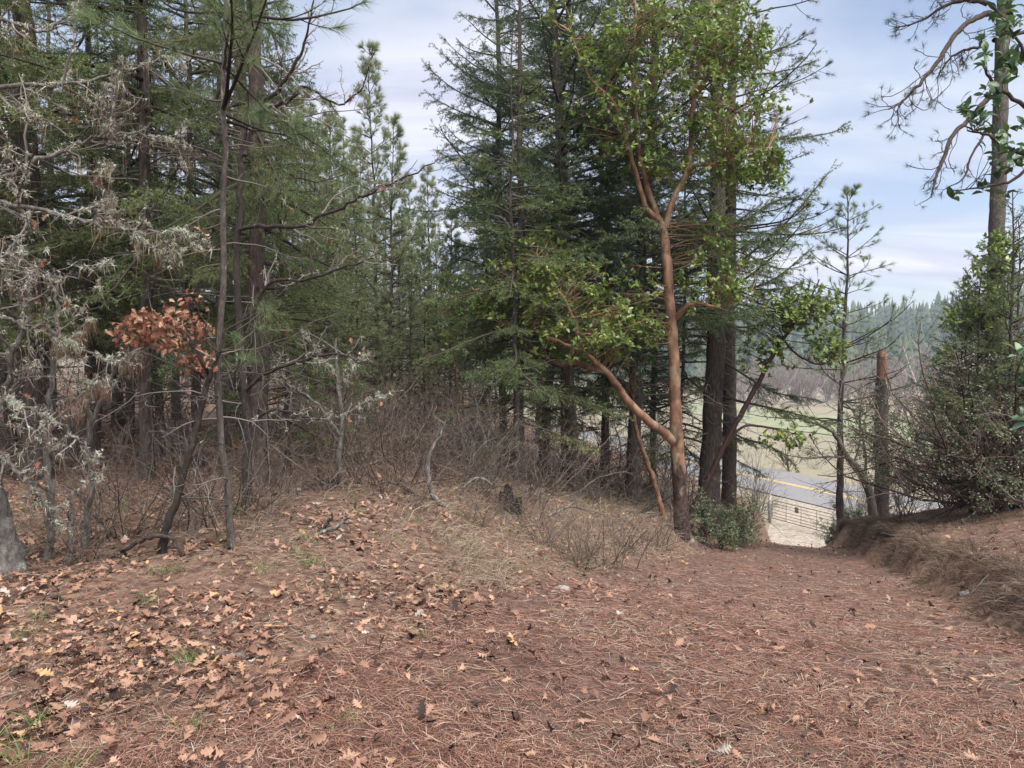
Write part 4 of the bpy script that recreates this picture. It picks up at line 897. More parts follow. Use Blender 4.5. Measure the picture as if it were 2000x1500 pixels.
def oak(name, label, trunk, limbs, Y, seed, bark, ntw=14, lich=60, leaves=0, cat='tree', base=None, twl=0.3, size=0.035, strands=0, tw_wob=0.2, kids=4):
    r_ = np.random.default_rng(seed); P, R = rooted(*limb_px(trunk[0], Y, trunk[1], 5, dY=trunk[2] if len(trunk) > 2 else None, jit=0.008))
    b = loc_of(P) if base is None else np.array(base); o = thing(name, label, cat, b); limb_obj('trunk', P, R, b, bark, o, 10, 0.55, 0.07)
    ls = [resample(P, R, 12)]
    for q in limbs:
        P2, R2 = limb_px(q[0], Y, q[1], 5, dY=q[2] if len(q) > 2 else None, jit=0.012); limb_obj('limb', P2, R2, b, bark, o, 7, 0.55, 0.06); ls.append(resample(P2, R2, 12))
    LP_ = np.stack([q[0] for q in ls]); LR = np.stack([q[1] for q in ls])
    g, gl = Geo(), Geo(); start = 1 if len(ls) > 1 else 0
    A, RA = spawn(LP_[start:], LR[start:], ntw, 0.1, 1, 0.95, twl, 6, tw_wob, 0.02, r_, 0.12, up=0.05); RA = np.clip(RA, 0.0025, 0.01)
    B, RB = spawn(A, RA, kids, 0.2, 1, 0.9, 0.5, 4, 0.25, 0.0, r_, 0.05); RB = np.clip(RB, 0.0014, 0.005)
    C, RC = spawn(B, RB, 2, 0.3, 1, 0.9, 0.5, 3, 0.25, 0.0, r_, 0.03); RC = np.clip(RC, 0.001, 0.003)
    for q, rr, k in ((A, RA, 5), (B, RB, 4), (C, RC, 3)):
        V, F = tubes(q - b, rr, k); g.add(V, F, percol(len(q), len(V) // len(q), r_, 0.2, 1))
    g.build('twigs', M_dead, o, kind='stuff')
    if lich:
        lichen_on(gl, LP_[start:] - b, r_, lich * 1.5, size * 1.25, 0.5); lichen_on(gl, A - b, r_, lich, size, 0.4, bits=8); lichen_on(gl, B - b, r_, lich * 0.35, size * 0.7, 0.3, bits=6)
        gl.build('lichen', M_lichen, o, kind='stuff')
    if strands:
        g = Geo(); E = np.concatenate([A.reshape(-1, 3), B.reshape(-1, 3)]); E = E[r_.integers(0, len(E), strands)]
        D = norm(np.array([0, 0, -1.0]) + 0.16 * r_.standard_normal((strands, 3)))
        V, F = needles(E - b, D, r_.uniform(0.08, 0.22, strands), 0.0028, r_); g.add(V, F, np.repeat(r_.random(strands), 3)); g.build('caught_needles', M_deadneedle, o, kind='stuff')
    if leaves:
        E = np.concatenate([B[:, -1], C[:, -1]]); E = E[r_.permutation(len(E))[:leaves]]
        X = norm(r_.standard_normal((len(E), 3)) + [0, 0, -0.5]); Rm = frames(X, norm(r_.standard_normal((len(E), 3)) + [0, -0.5, 0.4]))
        leaf_objs('leaf', o, 'oak%d' % (seed % 5), OAKS[seed % 5], M_oakleaf, Rm, r_.uniform(0.05, 0.085, len(E)), E - b, r_)
    return o
YO = 5.2
oak('oak_tree', 'gnarled pale oak at the left edge, its boughs shaggy with lichen',
    ([(22, 1105), (8, 1050), (-8, 980), (-40, 880), (-80, 740), (-110, 560), (-120, 360), (-130, 120), (-125, -60)], [31, 23, 21, 20, 19, 17, 15, 12, 9]),
    [([(-120, 300), (-40, 190), (60, 166), (160, 160), (240, 140), (300, 122), (350, 104)], [6.1, 5.4, 4.1, 3.4, 2.7, 2.0, 1.0], [0, 0, 0, .1, .2, .3, .4]),
     ([(-110, 470), (-20, 370), (60, 322), (140, 288), (200, 268), (290, 268), (385, 292)], [6.1, 5.4, 4.1, 3.4, 2.7, 1.7, 0.8], [0, 0, 0, .1, .1, .2, .3]),
     ([(196, 270), (212, 225), (226, 180), (234, 120)], [2.4, 2.0, 1.4, 0.8], [.1, .1, .1, .1]),
     ([(-115, 420), (-40, 390), (40, 402), (120, 420), (200, 442), (280, 452), (350, 452), (402, 456)], [5.4, 4.8, 4.1, 3.7, 3.4, 2.7, 1.7, 0.8], [0, 0, -.1, -.1, -.1, 0, 0, .1]),
     ([(250, 452), (290, 482), (330, 492), (415, 480)], [2.0, 1.7, 1.4, 0.7], [-.1, -.1, 0, 0]),
     ([(230, 448), (225, 410), (215, 375), (200, 330)], [1.7, 1.4, 1.0, 0.7], [-.1, -.2, -.2, -.3]),
     ([(-90, 620), (-10, 612), (50, 640), (110, 655), (180, 690), (250, 712)], [4.8, 4.1, 3.4, 2.7, 2.0, 1.0], [0, -.2, -.2, -.2, -.1, 0]),
     ([(-60, 900), (-10, 820), (15, 745), (35, 670), (55, 610), (48, 560)], [6.1, 6.1, 5.8, 4.8, 3.4, 2.0], [.1, 0, -.1, -.2, -.2, -.2]),
     ([(15, 780), (70, 805), (110, 825), (150, 858), (182, 892), (186, 950)], [3.4, 3.1, 3.1, 2.7, 2.4, 1.0], [-.1, -.2, -.2, -.2, -.2, -.2]),
     ([(-40, 850), (10, 895), (50, 935), (90, 985), (125, 1015)], [4.1, 4.1, 4.1, 3.7, 2.0], [0, -.1, -.2, -.2, -.2]),
     ([(-115, 520), (-40, 520), (30, 500), (100, 540), (160, 530), (220, 510)], [4.1, 3.4, 2.7, 2.4, 1.7, 1.0], [0, -.2, -.3, -.3, -.3, -.2]),
     ([(-120, 250), (-60, 80), (10, 40), (80, 60), (150, 30)], [4.8, 4.1, 3.4, 2.4, 1.4], [0, 0, 0, .1, .2])], YO, 400, M_greybark, ntw=18, lich=34, kids=5, leaves=26, twl=0.32, strands=900, size=0.027)
YS = hit(92, 1095)[1]
oak('oak_sapling', 'slender lichen-speckled stem in front of the thick left trunk', ([(92, 1105), (98, 1040), (100, 980), (93, 900), (92, 840), (100, 760), (106, 690), (112, 600), (108, 520)], [8, 7, 6.5, 6, 6, 5, 4.5, 3.5, 2]),
    [([(93, 850), (120, 800), (150, 770), (190, 740)], [3, 2.5, 2, 1]), ([(104, 700), (130, 660), (170, 640)], [2.5, 2, 1])], YS, 401, M_greybark, ntw=10, lich=38, strands=500)
YS2 = hit(168, 1085)[1]
oak('oak_sapling', 'crooked thin stem between the speckled stem and the leaning sapling', ([(166, 1090), (172, 1000), (178, 930), (172, 860), (190, 800), (215, 740), (232, 690)], [7, 6, 6, 5.5, 4.5, 3.5, 2]), [([(180, 820), (160, 780), (150, 740)], [3, 2, 1]), ([(200, 770), (240, 720), (262, 690)], [3, 2, 1])], YS2 + 0.2, 402, M_greybark, ntw=10, lich=34, strands=300)
# leaning sapling with a clump of brown leaves
YL = hit(318, 1080)[1]; rl = np.random.default_rng(405)
P, R = limb_px([(316, 1088), (326, 1030), (348, 965), (372, 885), (392, 800), (410, 735), (432, 685), (436, 640)], YL, [9, 8, 7, 6.5, 6, 5, 3.5, 2]); P, R = rooted(P, R); b = loc_of(P)
sap = thing('oak_sapling', 'leaning dark oak sapling holding a clump of brown leaves', 'tree', b); limb_obj('trunk', P, R, b, M_darkoak, sap, 10, 0.5, 0.07); lb = [P]
for pts, rr_ in [([(412, 735), (390, 700), (360, 660), (320, 640), (270, 640), (225, 655)], [4, 3.5, 3, 2.5, 2, 1]), ([(385, 690), (380, 640), (370, 590)], [2.5, 2, 1]), ([(432, 690), (400, 660), (410, 610)], [2.5, 2, 1]), ([(405, 745), (375, 720), (350, 715)], [2.5, 2, 1]), ([(352, 960), (385, 1000), (420, 1010)], [2.5, 2, 1]), ([(375, 890), (400, 860), (460, 880)], [2.5, 1.5, 1])]:
    P2, R2 = limb_px(pts, YL, rr_, 5, dY=list(rl.uniform(-.12, .12, len(pts)))); lb.append(P2); limb_obj('limb', P2, R2, b, M_darkoak, sap, 6, 0.5, 0.06)
t_ = np.concatenate([ell_pts(315, 640, 95, 42, YL, .35, 60, rl), ell_pts(385, 700, 40, 30, YL, .25, 22, rl), ell_pts(375, 585, 25, 10, YL, .1, 5, rl), ell_pts(240, 650, 30, 22, YL, .2, 9, rl), ell_pts(395, 640, 28, 22, YL, .2, 10, rl)])
A, B = grow_to(t_, lb[1:5], rl, 0.004, curve=0.2); g = Geo(); V, F = tubes(A - b, np.maximum(B, .0012), 4); g.add(V, F, 0.3); g.build('twigs', M_dead, sap, kind='stuff')
E = np.repeat(A[:, -1], 3, 0)[:290] + 0.03 * rl.standard_normal((min(290, 3 * len(A)), 3)); X = norm(rl.standard_normal((len(E), 3)) + [0, 0, -0.3])
leaf_objs('leaf', sap, 'oakb', OAKS[1], M_oakleaf, frames(X, norm(rl.standard_normal((len(E), 3)) + [0, -0.9, 0.5])), rl.uniform(0.042, 0.07, len(E)), E - b, rl)
t2_ = np.concatenate([ell_pts(318, 642, 100, 44, YL + .1, .35, 220, rl), ell_pts(388, 702, 42, 32, YL + .1, .25, 70, rl), ell_pts(240, 650, 34, 24, YL + .1, .2, 25, rl), ell_pts(395, 640, 30, 24, YL + .1, .2, 30, rl)])
X = norm(rl.standard_normal((len(t2_), 3)) + [0, 0, -0.3]); V, F = inst(OAKS[2][0], OAKS[2][1], frames(X, norm(rl.standard_normal((len(t2_), 3)) + [0, -0.9, 0.5])), rl.uniform(0.04, 0.065, len(t2_)), t2_ - b)
g = Geo(); g.add(V, F, np.repeat(rl.random(len(t2_)), len(OAKS[2][0]))); g.build('leaves', M_oakleaf, sap, kind='stuff')
g = Geo(); Q, RQ = spawn(resample(P, R, 12)[0][None], resample(P, R, 12)[1][None], 16, 0.1, 0.9, 1.0, 0.25, 5, 0.2, 0, rl, 0.2); RQ = np.clip(RQ, .0015, .005)
Q2, RQ2 = spawn(Q, RQ, 4, 0.2, 1, 0.9, 0.5, 3, 0.25, 0, rl, 0.05); RQ2 = np.clip(RQ2, .001, .003)
for q, rr in ((Q, RQ), (Q2, RQ2)):
    V, F = tubes(q - b, rr, 3); g.add(V, F, percol(len(q), len(V) // len(q), rl))
g.build('bare_twigs', M_dead, sap, kind='stuff')
# bare oak boughs reaching in front of the middle firs
YB = 7.6
oak('oak_tree', 'bare dark oak whose long limbs arch from the reddish trunk into the sky gap', ([(482, 955), (486, 860), (478, 760), (470, 640), (462, 520), (470, 400), (472, 310), (480, 240)], [10, 8, 7, 6.5, 6, 6, 5.5, 5]),
    [([(478, 300), (500, 225), (540, 175), (580, 120), (600, 60), (612, 0)], [5, 4.5, 4, 3, 2, 1.2], [0, 0, -.1, -.2, -.3, -.4]), ([(482, 235), (520, 212), (560, 200), (600, 170), (650, 200), (700, 180), (730, 100)], [4, 3.5, 3, 2.5, 2, 1.5, 1], [0, -.2, -.3, -.4, -.5, -.6, -.7]),
     ([(470, 450), (520, 440), (580, 445), (640, 415), (700, 390), (760, 360), (850, 315)], [4, 4, 3.5, 3, 2.5, 2, 1], [0, -.2, -.4, -.5, -.6, -.7, -.8]), ([(474, 690), (520, 560), (600, 545), (680, 520), (740, 500)], [4, 3.5, 3, 2, 1], [0, -.2, -.3, -.4, -.5]),
     ([(478, 760), (540, 720), (600, 700), (660, 690), (730, 720)], [4, 3.5, 3, 2, 1], [0, -.2, -.3, -.4, -.5]), ([(480, 830), (540, 800), (610, 815), (680, 800)], [4, 3, 2, 1], [0, -.2, -.3, -.4])], YB, 410, M_darkoak, ntw=11, lich=9, leaves=14, twl=0.3, size=0.03)
oak('oak_tree', 'slight lichened oak reaching pale twigs over the bare brush in the middle', ([(668, 980), (664, 900), (668, 820), (660, 740), (655, 660)], [5, 5, 4.5, 4, 2]),
    [([(664, 850), (620, 790), (580, 760), (540, 740)], [3, 2.5, 2, 1]), ([(666, 830), (700, 790), (740, 780), (790, 760)], [3, 2.5, 2, 1]), ([(660, 740), (620, 690), (600, 640)], [3, 2, 1]), ([(662, 760), (690, 720), (720, 690)], [2.5, 2, 1])], 8.6, 411, M_greybark, ntw=12, lich=42, leaves=8)

# mossy oak by the gate
M_moss = mat('mossy_bark', [(0.2, (0.06, 0.05, 0.04)), (0.6, (0.19, 0.17, 0.14)), (0.9, (0.36, 0.34, 0.29))], 0.95, (22, 1.0), (30, 1, .02), spots=[(5, 0.6, (0.13, 0.15, 0.04))])
oak('oak_tree', 'crooked mossy oak leaning left between the young pine and the snag', ([(1706, 1015), (1700, 970), (1690, 940), (1672, 912), (1652, 890), (1640, 865), (1622, 840), (1590, 826), (1570, 822)], [9, 8.5, 8, 7, 5.5, 4.5, 3.5, 2.5, 1.2]),
    [([(1655, 893), (1620, 892), (1580, 895), (1540, 890)], [2.5, 2, 1.5, 1]), ([(1690, 935), (1690, 880), (1680, 820), (1690, 760)], [3, 2.5, 2, 1]), ([(1640, 862), (1645, 820), (1640, 770), (1660, 700)], [2.5, 2, 1.5, 1]), ([(1668, 905), (1680, 850), (1665, 800)], [2, 1.5, 1])], 20.5, 412, M_moss, ntw=11, lich=16, twl=0.35, size=0.05)

# ------------------------------------------------------------------ shrubs
def shrub_mesh(seed, h, spread, nst, m, r=0.010, rmin=1.0, lv=(5, 4), n0=8, wob=0.13, lean=(0, 0), el=1.1, up=0.04, leaf=None, vr=(0, 1)):
    r_ = np.random.default_rng(seed); az = r_.uniform(0, 2 * np.pi, nst); e = el + 0.25 * r_.standard_normal(nst)
    D = np.stack([np.cos(az) * np.cos(e) * spread + lean[0], np.sin(az) * np.cos(e) * spread + lean[1], np.sin(e)], -1)
    S0 = np.stack([r_.normal(0, 0.09 * spread, nst), r_.normal(0, 0.09 * spread, nst), np.full(nst, -0.05)], -1)
    A = wander(S0, D, h * r_.uniform(0.6, 1.1, nst), n0, wob, -0.02, r_, up); RA = (r * r_.uniform(0.5, 1.2, nst))[:, None] * np.linspace(1, 0.25, n0 + 1)
    B, RB = spawn(A, RA, lv[0], 0.2, 1, 0.8, 0.42, 5, 0.17, 0.0, r_, 0.08, up=0.06); C, RC = spawn(B, RB, lv[1], 0.15, 1, 0.8, 0.5, 3, 0.2, 0.02, r_, 0.04)
    RB = np.maximum(RB, .0016 * rmin); RC = np.maximum(RC, .0011 * rmin); g = Geo()
    for q, rr, k in ((A, RA, 5), (B, RB, 3), (C, RC, 3)):
        V, F = tubes(q, rr, k); g.add(V, F, percol(len(q), len(V) // len(q), r_, *vr))
    ms = [('stems', g.mesh('stems', m))]
    if leaf:
        lm, s0, s1, per = leaf; E = np.concatenate([B[:, -1], C[:, -1], C[:, -2]]); D = norm(np.concatenate([B[:, -1] - B[:, -2], C[:, -1] - C[:, -2], C[:, -1] - C[:, -2]]))
        i_, Rm, T = rosette_frames(E, D, per, r_); S = r_.uniform(s0, s1, len(T)); T = T + 0.02 * r_.standard_normal(T.shape)
        V, F = inst(*SQ, Rm, S, T); g = Geo(); g.add(V, F, np.repeat(np.clip(0.6 * r_.random(len(E))[i_] + 0.4 * r_.random(len(T)), 0, 1), len(SQ[0]))); ms.append(('leaves', g.mesh('leaves', lm)))
    return ms
SQ = (np.array([(0, 0, 0), (0.5, 0.32, 0.05), (1, 0, -0.04), (0.5, -0.32, 0.05)], float), np.array([(0, 2, 1), (0, 3, 2)]))
def bush(name, ms, label, loc, rz=0, sc=1.0, group=None, cat='shrub'):
    o = thing(name, label, cat, loc, rz, group, sc)
    for nm, me in ms: link(nm, me, o, 'stuff')
    return o
br1 = shrub_mesh(500, 1.5, 1.5, 24, M_redtwig, 0.008, 1.2, (7, 5), wob=0.22, el=0.75); br2 = shrub_mesh(501, 1.9, 1.2, 22, M_redtwig, 0.009, 1.2, (7, 5), wob=0.22, el=0.85); br3 = shrub_mesh(502, 1.1, 1.3, 22, M_redtwig, 0.006, 1.0, (5, 4)); br4 = shrub_mesh(503, 2.4, 1.2, 16, M_dead, 0.012, 1.3, (7, 5), wob=0.2)
mid = 'bare brown thicket shrub in the middle undergrowth'
for k, (px, Y, ms, sc, lab, gr) in enumerate([(720, 9.2, br1, 1.1, 'large bare reddish bush left of the curved grey stem', None), (790, 9.6, br2, 1.0, 'tall bare brush directly behind the curved grey stem', None), (880, 10.2, br1, 1.1, 'bare grey brush behind the charred stump', None), (640, 10.5, br2, 1.0, 'bare brush at the left of the burnt pile', None), (940, 11, br4, 0.75, 'twiggy grey bush behind the stump, left of the leaning fir', None),
        (1030, 10.8, br1, 0.9, 'bare brush just left of the leaning fir foot', None), (1075, 12.5, br2, 1.0, 'tall bare brush behind the leaning fir', None), (1175, 12.8, br1, 1.0, 'bare brush between the two dark middle trunks', None), (1190, 8.6, br3, 1.0, 'thin bare shrub on the grassy bank left of the path', None), (1130, 8.0, br3, 0.8, 'small bare shrub on the bank nearer the leaves', None),
        (575, 11.5, br1, 1.1, 'bare brush right of the reddish-barked conifer', None), (400, 6.3, br3, 1.0, 'thin reddish twigs between the leaning sapling and pale trunk', None), (250, 6.2, br3, 1.0, 'tangle of thin twigs left of the leaning sapling', None), (150, 5.5, br3, 0.8, 'brittle twigs at the foot of the left saplings', None), (360, 7.6, br1, 0.75, 'grey twiggy brush behind the leaning sapling', None), (210, 7.8, br1, 0.8, 'grey twiggy brush below the slim black trunk', None), (470, 7.2, br3, 1.1, 'thin twigs around the foot of the stout conifer', None),
        (820, 13, br2, 1.2, mid, 'middle undergrowth'), (700, 13.5, br2, 1.2, mid, 'middle undergrowth'), (900, 14.5, br4, 1.2, mid, 'middle undergrowth'), (760, 16, br2, 1.4, mid, 'middle undergrowth'), (1000, 15, br2, 1.2, mid, 'middle undergrowth'), (620, 15, br4, 1.2, mid, 'middle undergrowth'), (850, 18, br2, 1.5, mid, 'middle undergrowth'), (1100, 17, br2, 1.3, mid, 'middle undergrowth'), (540, 14, br2, 1.1, mid, 'middle undergrowth'), (1220, 17, br2, 1.2, mid, 'middle undergrowth'),
        *[(q_, y_, [br1, br2, br1][i_ % 3], 0.85 + 0.2 * (i_ % 2), mid, 'middle undergrowth') for i_, (q_, y_) in enumerate([(600, 12.2), (655, 11.6), (690, 10.8), (745, 11.2), (770, 12.4), (810, 10.6), (850, 11.6), (905, 12.4), (930, 9.8), (970, 12.6), (1040, 13.6), (880, 16), (720, 18), (800, 19), (950, 18)])],
        (330, 11.5, br4, 1.0, 'grey dead brush behind the slim black trunk', None), (130, 11.5, br4, 1.0, 'grey dead brush right of the thick left trunk', None), (1330, 16, br4, 0.9, 'grey brush behind the orange madrone foot', None)]):
    if gr:
        zn = 'behind the lichened middle oak' if px < 700 else 'behind the curved grey dead stem' if px < 860 else 'behind the charred stump' if px < 960 else 'behind the leaning dark fir'
        lab = 'bare brown thicket shrub of the undergrowth ' + zn; gr = 'undergrowth ' + zn
    bush('bare_shrub', ms, lab, on(px, Y), k * 1.7, sc, gr)
for k, (px, Y, sc, lab) in enumerate([(560, 8.2, 0.6, 'low dry twigs beside the forked bleached branch'), (640, 8.4, 0.7, 'low dry twigs left of the lichened middle oak'), (740, 8.3, 0.65, 'low dry twigs before the big bare bush'), (810, 8.0, 0.6, 'low dry twigs by the foot of the curved grey stem'), (930, 8.3, 0.6, 'low dry twigs left of the stump'), (1060, 8.6, 0.7, 'low dry twigs right of the stump'), (520, 7.0, 0.5, 'dry twigs on the litter right of the pale trunk'), (1230, 10.5, 0.8, 'dry twigs on the bank below the middle trunks'), (1010, 9.4, 0.8, 'thin dead shrub behind the stump'), (1290, 12.0, 0.9, 'thin dead shrub left of the madrone foot')]):
    bush('dry_twigs', br3, lab, on(px, Y), k * 0.9, sc)
leafy = shrub_mesh(510, 1.25, 1.1, 20, M_manzbark, 0.008, 1.0, (8, 5), leaf=(M_manzleaf, 0.035, 0.06, 3))
bush('leafy_shrub', leafy, 'grey-green leafy shrub at the foot of the thickest fir, right of the madrone', on(1400, 14.8), 0, 1.0)
bush('leafy_shrub', leafy, 'lower grey-green shrub spilling over the left bank by the path', on(1452, 16.6), 2, 0.75)
bush('leafy_shrub', leafy, 'small green shrub at the path edge beside the right gate post', on(1640, 24), 1, 0.85)
bush('leafy_shrub', leafy, 'green shrub around the foot of the lone young pine', on(1672, 23), 3, 0.8)
for k, (px, Y, ms_, sc, lab) in enumerate([(1690, 27, br4, 1.3, 'grey twiggy tree behind the mossy oak'), (1745, 28, br4, 1.5, 'grey twiggy tree behind the snag'), (1665, 31, br4, 1.5, 'grey twiggy tree behind the lone young pine'), (1790, 25, br2, 1.4, 'bare brush between the snag and the manzanita'), *[(q_, y_, [br4, br2][i_ % 2], 1.3, 'grey dead brush seen between the middle trunks and the madrone') for i_, (q_, y_) in enumerate([(1120, 20), (1165, 22), (1205, 20), (1250, 23), (1290, 21), (1310, 25), (1340, 22), (1180, 27), (1270, 28), (1230, 18.5)])],
        (1465, 24, br4, 1.2, 'grey twiggy tree at the left of the gate'), (1440, 21, br2, 1.1, 'bare brush behind the leafy shrub by the thickest fir'), (1485, 33, br4, 1.3, 'bare twigs beside the short rail fence'), (1715, 36, br4, 1.7, 'farther bare twigs right of the gate')]):
    bush('bare_shrub', ms_, lab, on(px, Y), k * 1.1, sc, 'brush between the middle trunks' if 'dead brush seen' in lab else None)
# manzanita on the right bank
mz = shrub_mesh(520, 4.3, 0.95, 34, M_manzbark, 0.038, 1.8, (11, 8), n0=12, wob=0.17, lean=(-0.5, 0.0), el=0.98, up=0.06, leaf=(M_manzleaf, 0.034, 0.056, 2), vr=(0, 1))
bush('manzanita', mz, 'sprawling dark-stemmed manzanita on top of the right bank', hit(1985, 994), 0, 1.0)
mz2 = shrub_mesh(521, 3.2, 1.1, 24, M_manzbark, 0.022, 1.6, (9, 8), n0=10, wob=0.16, lean=(-0.25, 0.0), el=0.95, leaf=(M_manzleaf, 0.04, 0.065, 3))
bush('manzanita', mz2, 'manzanita behind, between the snag and the sprawling one', on(1862, 18.5), 0, 1.0)
bush('manzanita', mz2, 'manzanita at the right edge under the pale sprig', on(2060, 14.5), 2, 1.05)
bush('bare_shrub', br4, 'grey twiggy bush right of the snag at the bank edge', on(1772, 17.5), 0, 0.85)
bush('bare_shrub', br3, 'low grey twigs at the bank corner below the snag', on(1722, 16.8), 1, 0.7)

# ------------------------------------------------------------------ stump, dead wood
def charred_stump():
    p = hit(992, 996); o = thing('stump', 'charred jagged stump in the middle of the litter', 'stump', p); r_ = np.random.default_rng(600)
    n, k = 7, 16; z = np.linspace(-0.08, 0.26, n); R = np.linspace(0.13, 0.085, n); R[:2] *= 1.25; P = np.stack([np.linspace(0, -.03, n), np.zeros(n), z], -1)
    V, F = tubes(P[None], R[None], k, r_, 0.09); V = V.reshape(n, k, 3); j = 0.10 * np.sin(np.arange(k) / k * 2 * np.pi + 2.2) + r_.uniform(-.09, .06, k); V[-1, :, 2] += j; V[-2, :, 2] += 0.4 * j
    g = Geo(); g.add(V, F, 0.5); c = P[-1] - [0, 0, 0.16]; g.add(np.vstack([V[-1].reshape(-1, 3), c]), [(i, (i + 1) % k, k) for i in range(k)], 0.2); g.build('wood', M_char, o)
    V, F = tubes(np.array([[0.10, -.05, -.05], [0.13, -.05, .06], [0.15, -.04, .13], [.155, -.04, .18]])[None], np.array([[.09, .07, .05, .015]]), 9, r_, 0.12); g = Geo(); g.add(V, F, 0.4); g.build('buttress', M_char, o)
charred_stump()
def stick(label, pts, rpx, m, dY=None, name='fallen_branch', twn=5, seed=0, lift=0.0):
    r_ = np.random.default_rng(700 + seed); base = hit(*pts[0]); Y = base[1]
    P, R = limb_px(pts, Y, rpx, 5, dY=dY, jit=0.006); P[:, 2] = np.maximum(P[:, 2], ground(P[:, 0], P[:, 1]) - 0.3 * R + lift)
    o = thing(name, label, 'branch', base); limb_obj('wood', P, R, base, m, o, 7, 0.6, 0.06); Pq, Rq = resample(P, R, 12)
    if twn:
        A, RA = spawn(Pq[None], Rq[None], twn, 0.2, 1, 0.9, 0.3, 5, 0.15, 0, r_, 0.1); RA = np.clip(RA, .002, .008)
        A[..., 2] = np.maximum(A[..., 2], ground(A[..., 0], A[..., 1]) + 0.005); B, RB = spawn(A, RA, 2, 0.3, 1, 0.9, 0.5, 3, 0.15, 0, r_, 0.05); RB = np.clip(RB, .0015, .004); g = Geo()
        for q, rr in ((A, RA), (B, RB)):
            V, F = tubes(q - base, rr, 4); g.add(V, F, percol(len(q), len(V) // len(q), r_))
        g.build('twigs', M_dead, o, kind='stuff')
stick('curved grey dead stem rising out of the brush, foot on the leaves', [(885, 998), (850, 975), (838, 940), (836, 905), (845, 875), (860, 850), (870, 820)], [5, 5, 5, 4, 3, 2, 1], M_greybark, seed=1)
stick('dark branch lying left from the foot of the curved stem', [(848, 978), (815, 968), (780, 948), (745, 935)], [4, 4, 3, 2], M_char, seed=2)
stick('bleached arching branch between curved stem and stump', [(898, 978), (905, 955), (925, 936), (945, 935), (962, 948)], [2.5, 3, 3, 2.5, 1.5], M_greybark, seed=3)
stick('forked bleached branch lying in the litter left of the middle', [(610, 1048), (630, 1040), (655, 1030), (678, 1012)], [3, 4, 4, 2.5], M_greybark, seed=4)
stick('short dark piece of the forked dead wood on the litter', [(622, 1040), (640, 1022), (650, 1005)], [3, 4, 2], M_char, seed=5, twn=2)
stick('black burnt branch pile left of the big bare bush', [(600, 950), (620, 945), (650, 940), (680, 948)], [4, 5, 5, 3], M_char, seed=6, twn=9)
stick('grey fallen twig bundle below the two middle trunks', [(1060, 1012), (1090, 1000), (1120, 990), (1180, 1005)], [2.5, 2.5, 2, 1], M_greybark, seed=7, twn=9)
stick('bent fallen limb at the foot of the leaning sapling', [(212, 1092), (260, 1065), (300, 1048), (335, 1052), (352, 1080), (360, 1115)], [3, 4.5, 4.5, 3.5, 2.5, 1.5], M_darkoak, seed=8, twn=5)
stick('pale splinter of wood lying right of the stump', [(1020, 970), (1035, 950), (1048, 962)], [2.5, 3, 1.5], M_greybark, seed=9, twn=0)
stick('dark fallen limb against the madrone foot', [(1252, 1003), (1280, 985), (1310, 968), (1330, 955)], [4, 4, 3, 2], M_char, seed=10, twn=6)
stick('upright broken stick left of the leaning sapling', [(136, 1105), (138, 1040), (140, 985), (138, 958)], [4, 3.5, 3.5, 3], M_greybark, seed=11, twn=3, name='stick')
stick('dark bark strip lying on top of the right bank', [(1880, 1022), (1915, 1020), (1950, 1024)], [2, 3, 2], M_char, seed=12, twn=0)
def lump_obj(name, label, px, py, size, m, seed, cat):
    r_ = np.random.default_rng(seed); p = hit(px, py); a, b_ = 6, 9; th = np.linspace(0.05, np.pi - 0.05, a); ph_ = np.arange(b_) / b_ * 2 * np.pi; T, PH = np.meshgrid(th, ph_, indexing='ij'); rad = 1 + 0.22 * r_.standard_normal(T.shape)
    V = np.stack([np.sin(T) * np.cos(PH) * size[0] * rad, np.sin(T) * np.sin(PH) * size[1] * rad, np.cos(T) * size[2] * rad + size[2] * .5], -1).reshape(-1, 3)
    F = [(i * b_ + j, (i + 1) * b_ + j, (i + 1) * b_ + (j + 1) % b_) for i in range(a - 1) for j in range(b_)] + [(i * b_ + j, (i + 1) * b_ + (j + 1) % b_, i * b_ + (j + 1) % b_) for i in range(a - 1) for j in range(b_)]
    g = Geo(); g.add(V, F, 0.5); o = g.build(name, m); o.location = p; tag(o, label, cat)
lump_obj('rock', 'pale angular rock at the left edge of the path', 1098, 1156, (0.085, 0.06, 0.035), M_stone, 1, 'rock')
lump_obj('rock', 'small grey stone among leaves in the left foreground', 612, 1248, (0.022, 0.02, 0.014), M_stone, 2, 'rock')
lump_obj('rock', 'dark mossy stone at the foot of the right bank', 1885, 1165, (0.07, 0.05, 0.04), M_stone, 3, 'rock')
lump_obj('wood_chunk', 'grey weathered chunk of wood lying on the path litter', 450, 1282, (0.11, 0.02, 0.012), M_greybark, 4, 'wood')

# ------------------------------------------------------------------ gate, posts
def tube1(pts, r, k=8):
    V, F = tubes(np.array(pts, float)[None], np.full((1, len(pts)), r), k); g = Geo(); g.add(V, F, .5); return g
def cap_tube(pts, r, k=10):
    P = np.array(pts, float); P = np.vstack([P[:1], P, P[-1:]]); R = np.full(len(P), r); R[0] = R[-1] = 0.001
    V, F = tubes(P[None] + np.linspace(0, 1e-4, len(P))[None, :, None] * 0, R[None], k); g = Geo(); g.add(V, F, .5); return g
def flat_hit(px, py, z):
    d = ray(px, py); t = (z - CAM_Z) / d[2]; return np.array([0, 0, CAM_Z]) + d * t
ZG = -9.85
gl_, gr_ = flat_hit(1505, 1014, ZG), flat_hit(1630, 1048, ZG)
gdir = norm(gr_ - gl_); GLn = float(np.linalg.norm(gr_ - gl_)) - 0.25
gl_ = gl_ + gdir * 0.12; gb = np.array([gl_[0], gl_[1], min(gz(gl_[0], gl_[1]), ZG) ]); 
gate = thing('farm_gate', 'brown tubular steel farm gate closed across the gravel drive', 'gate', gb)
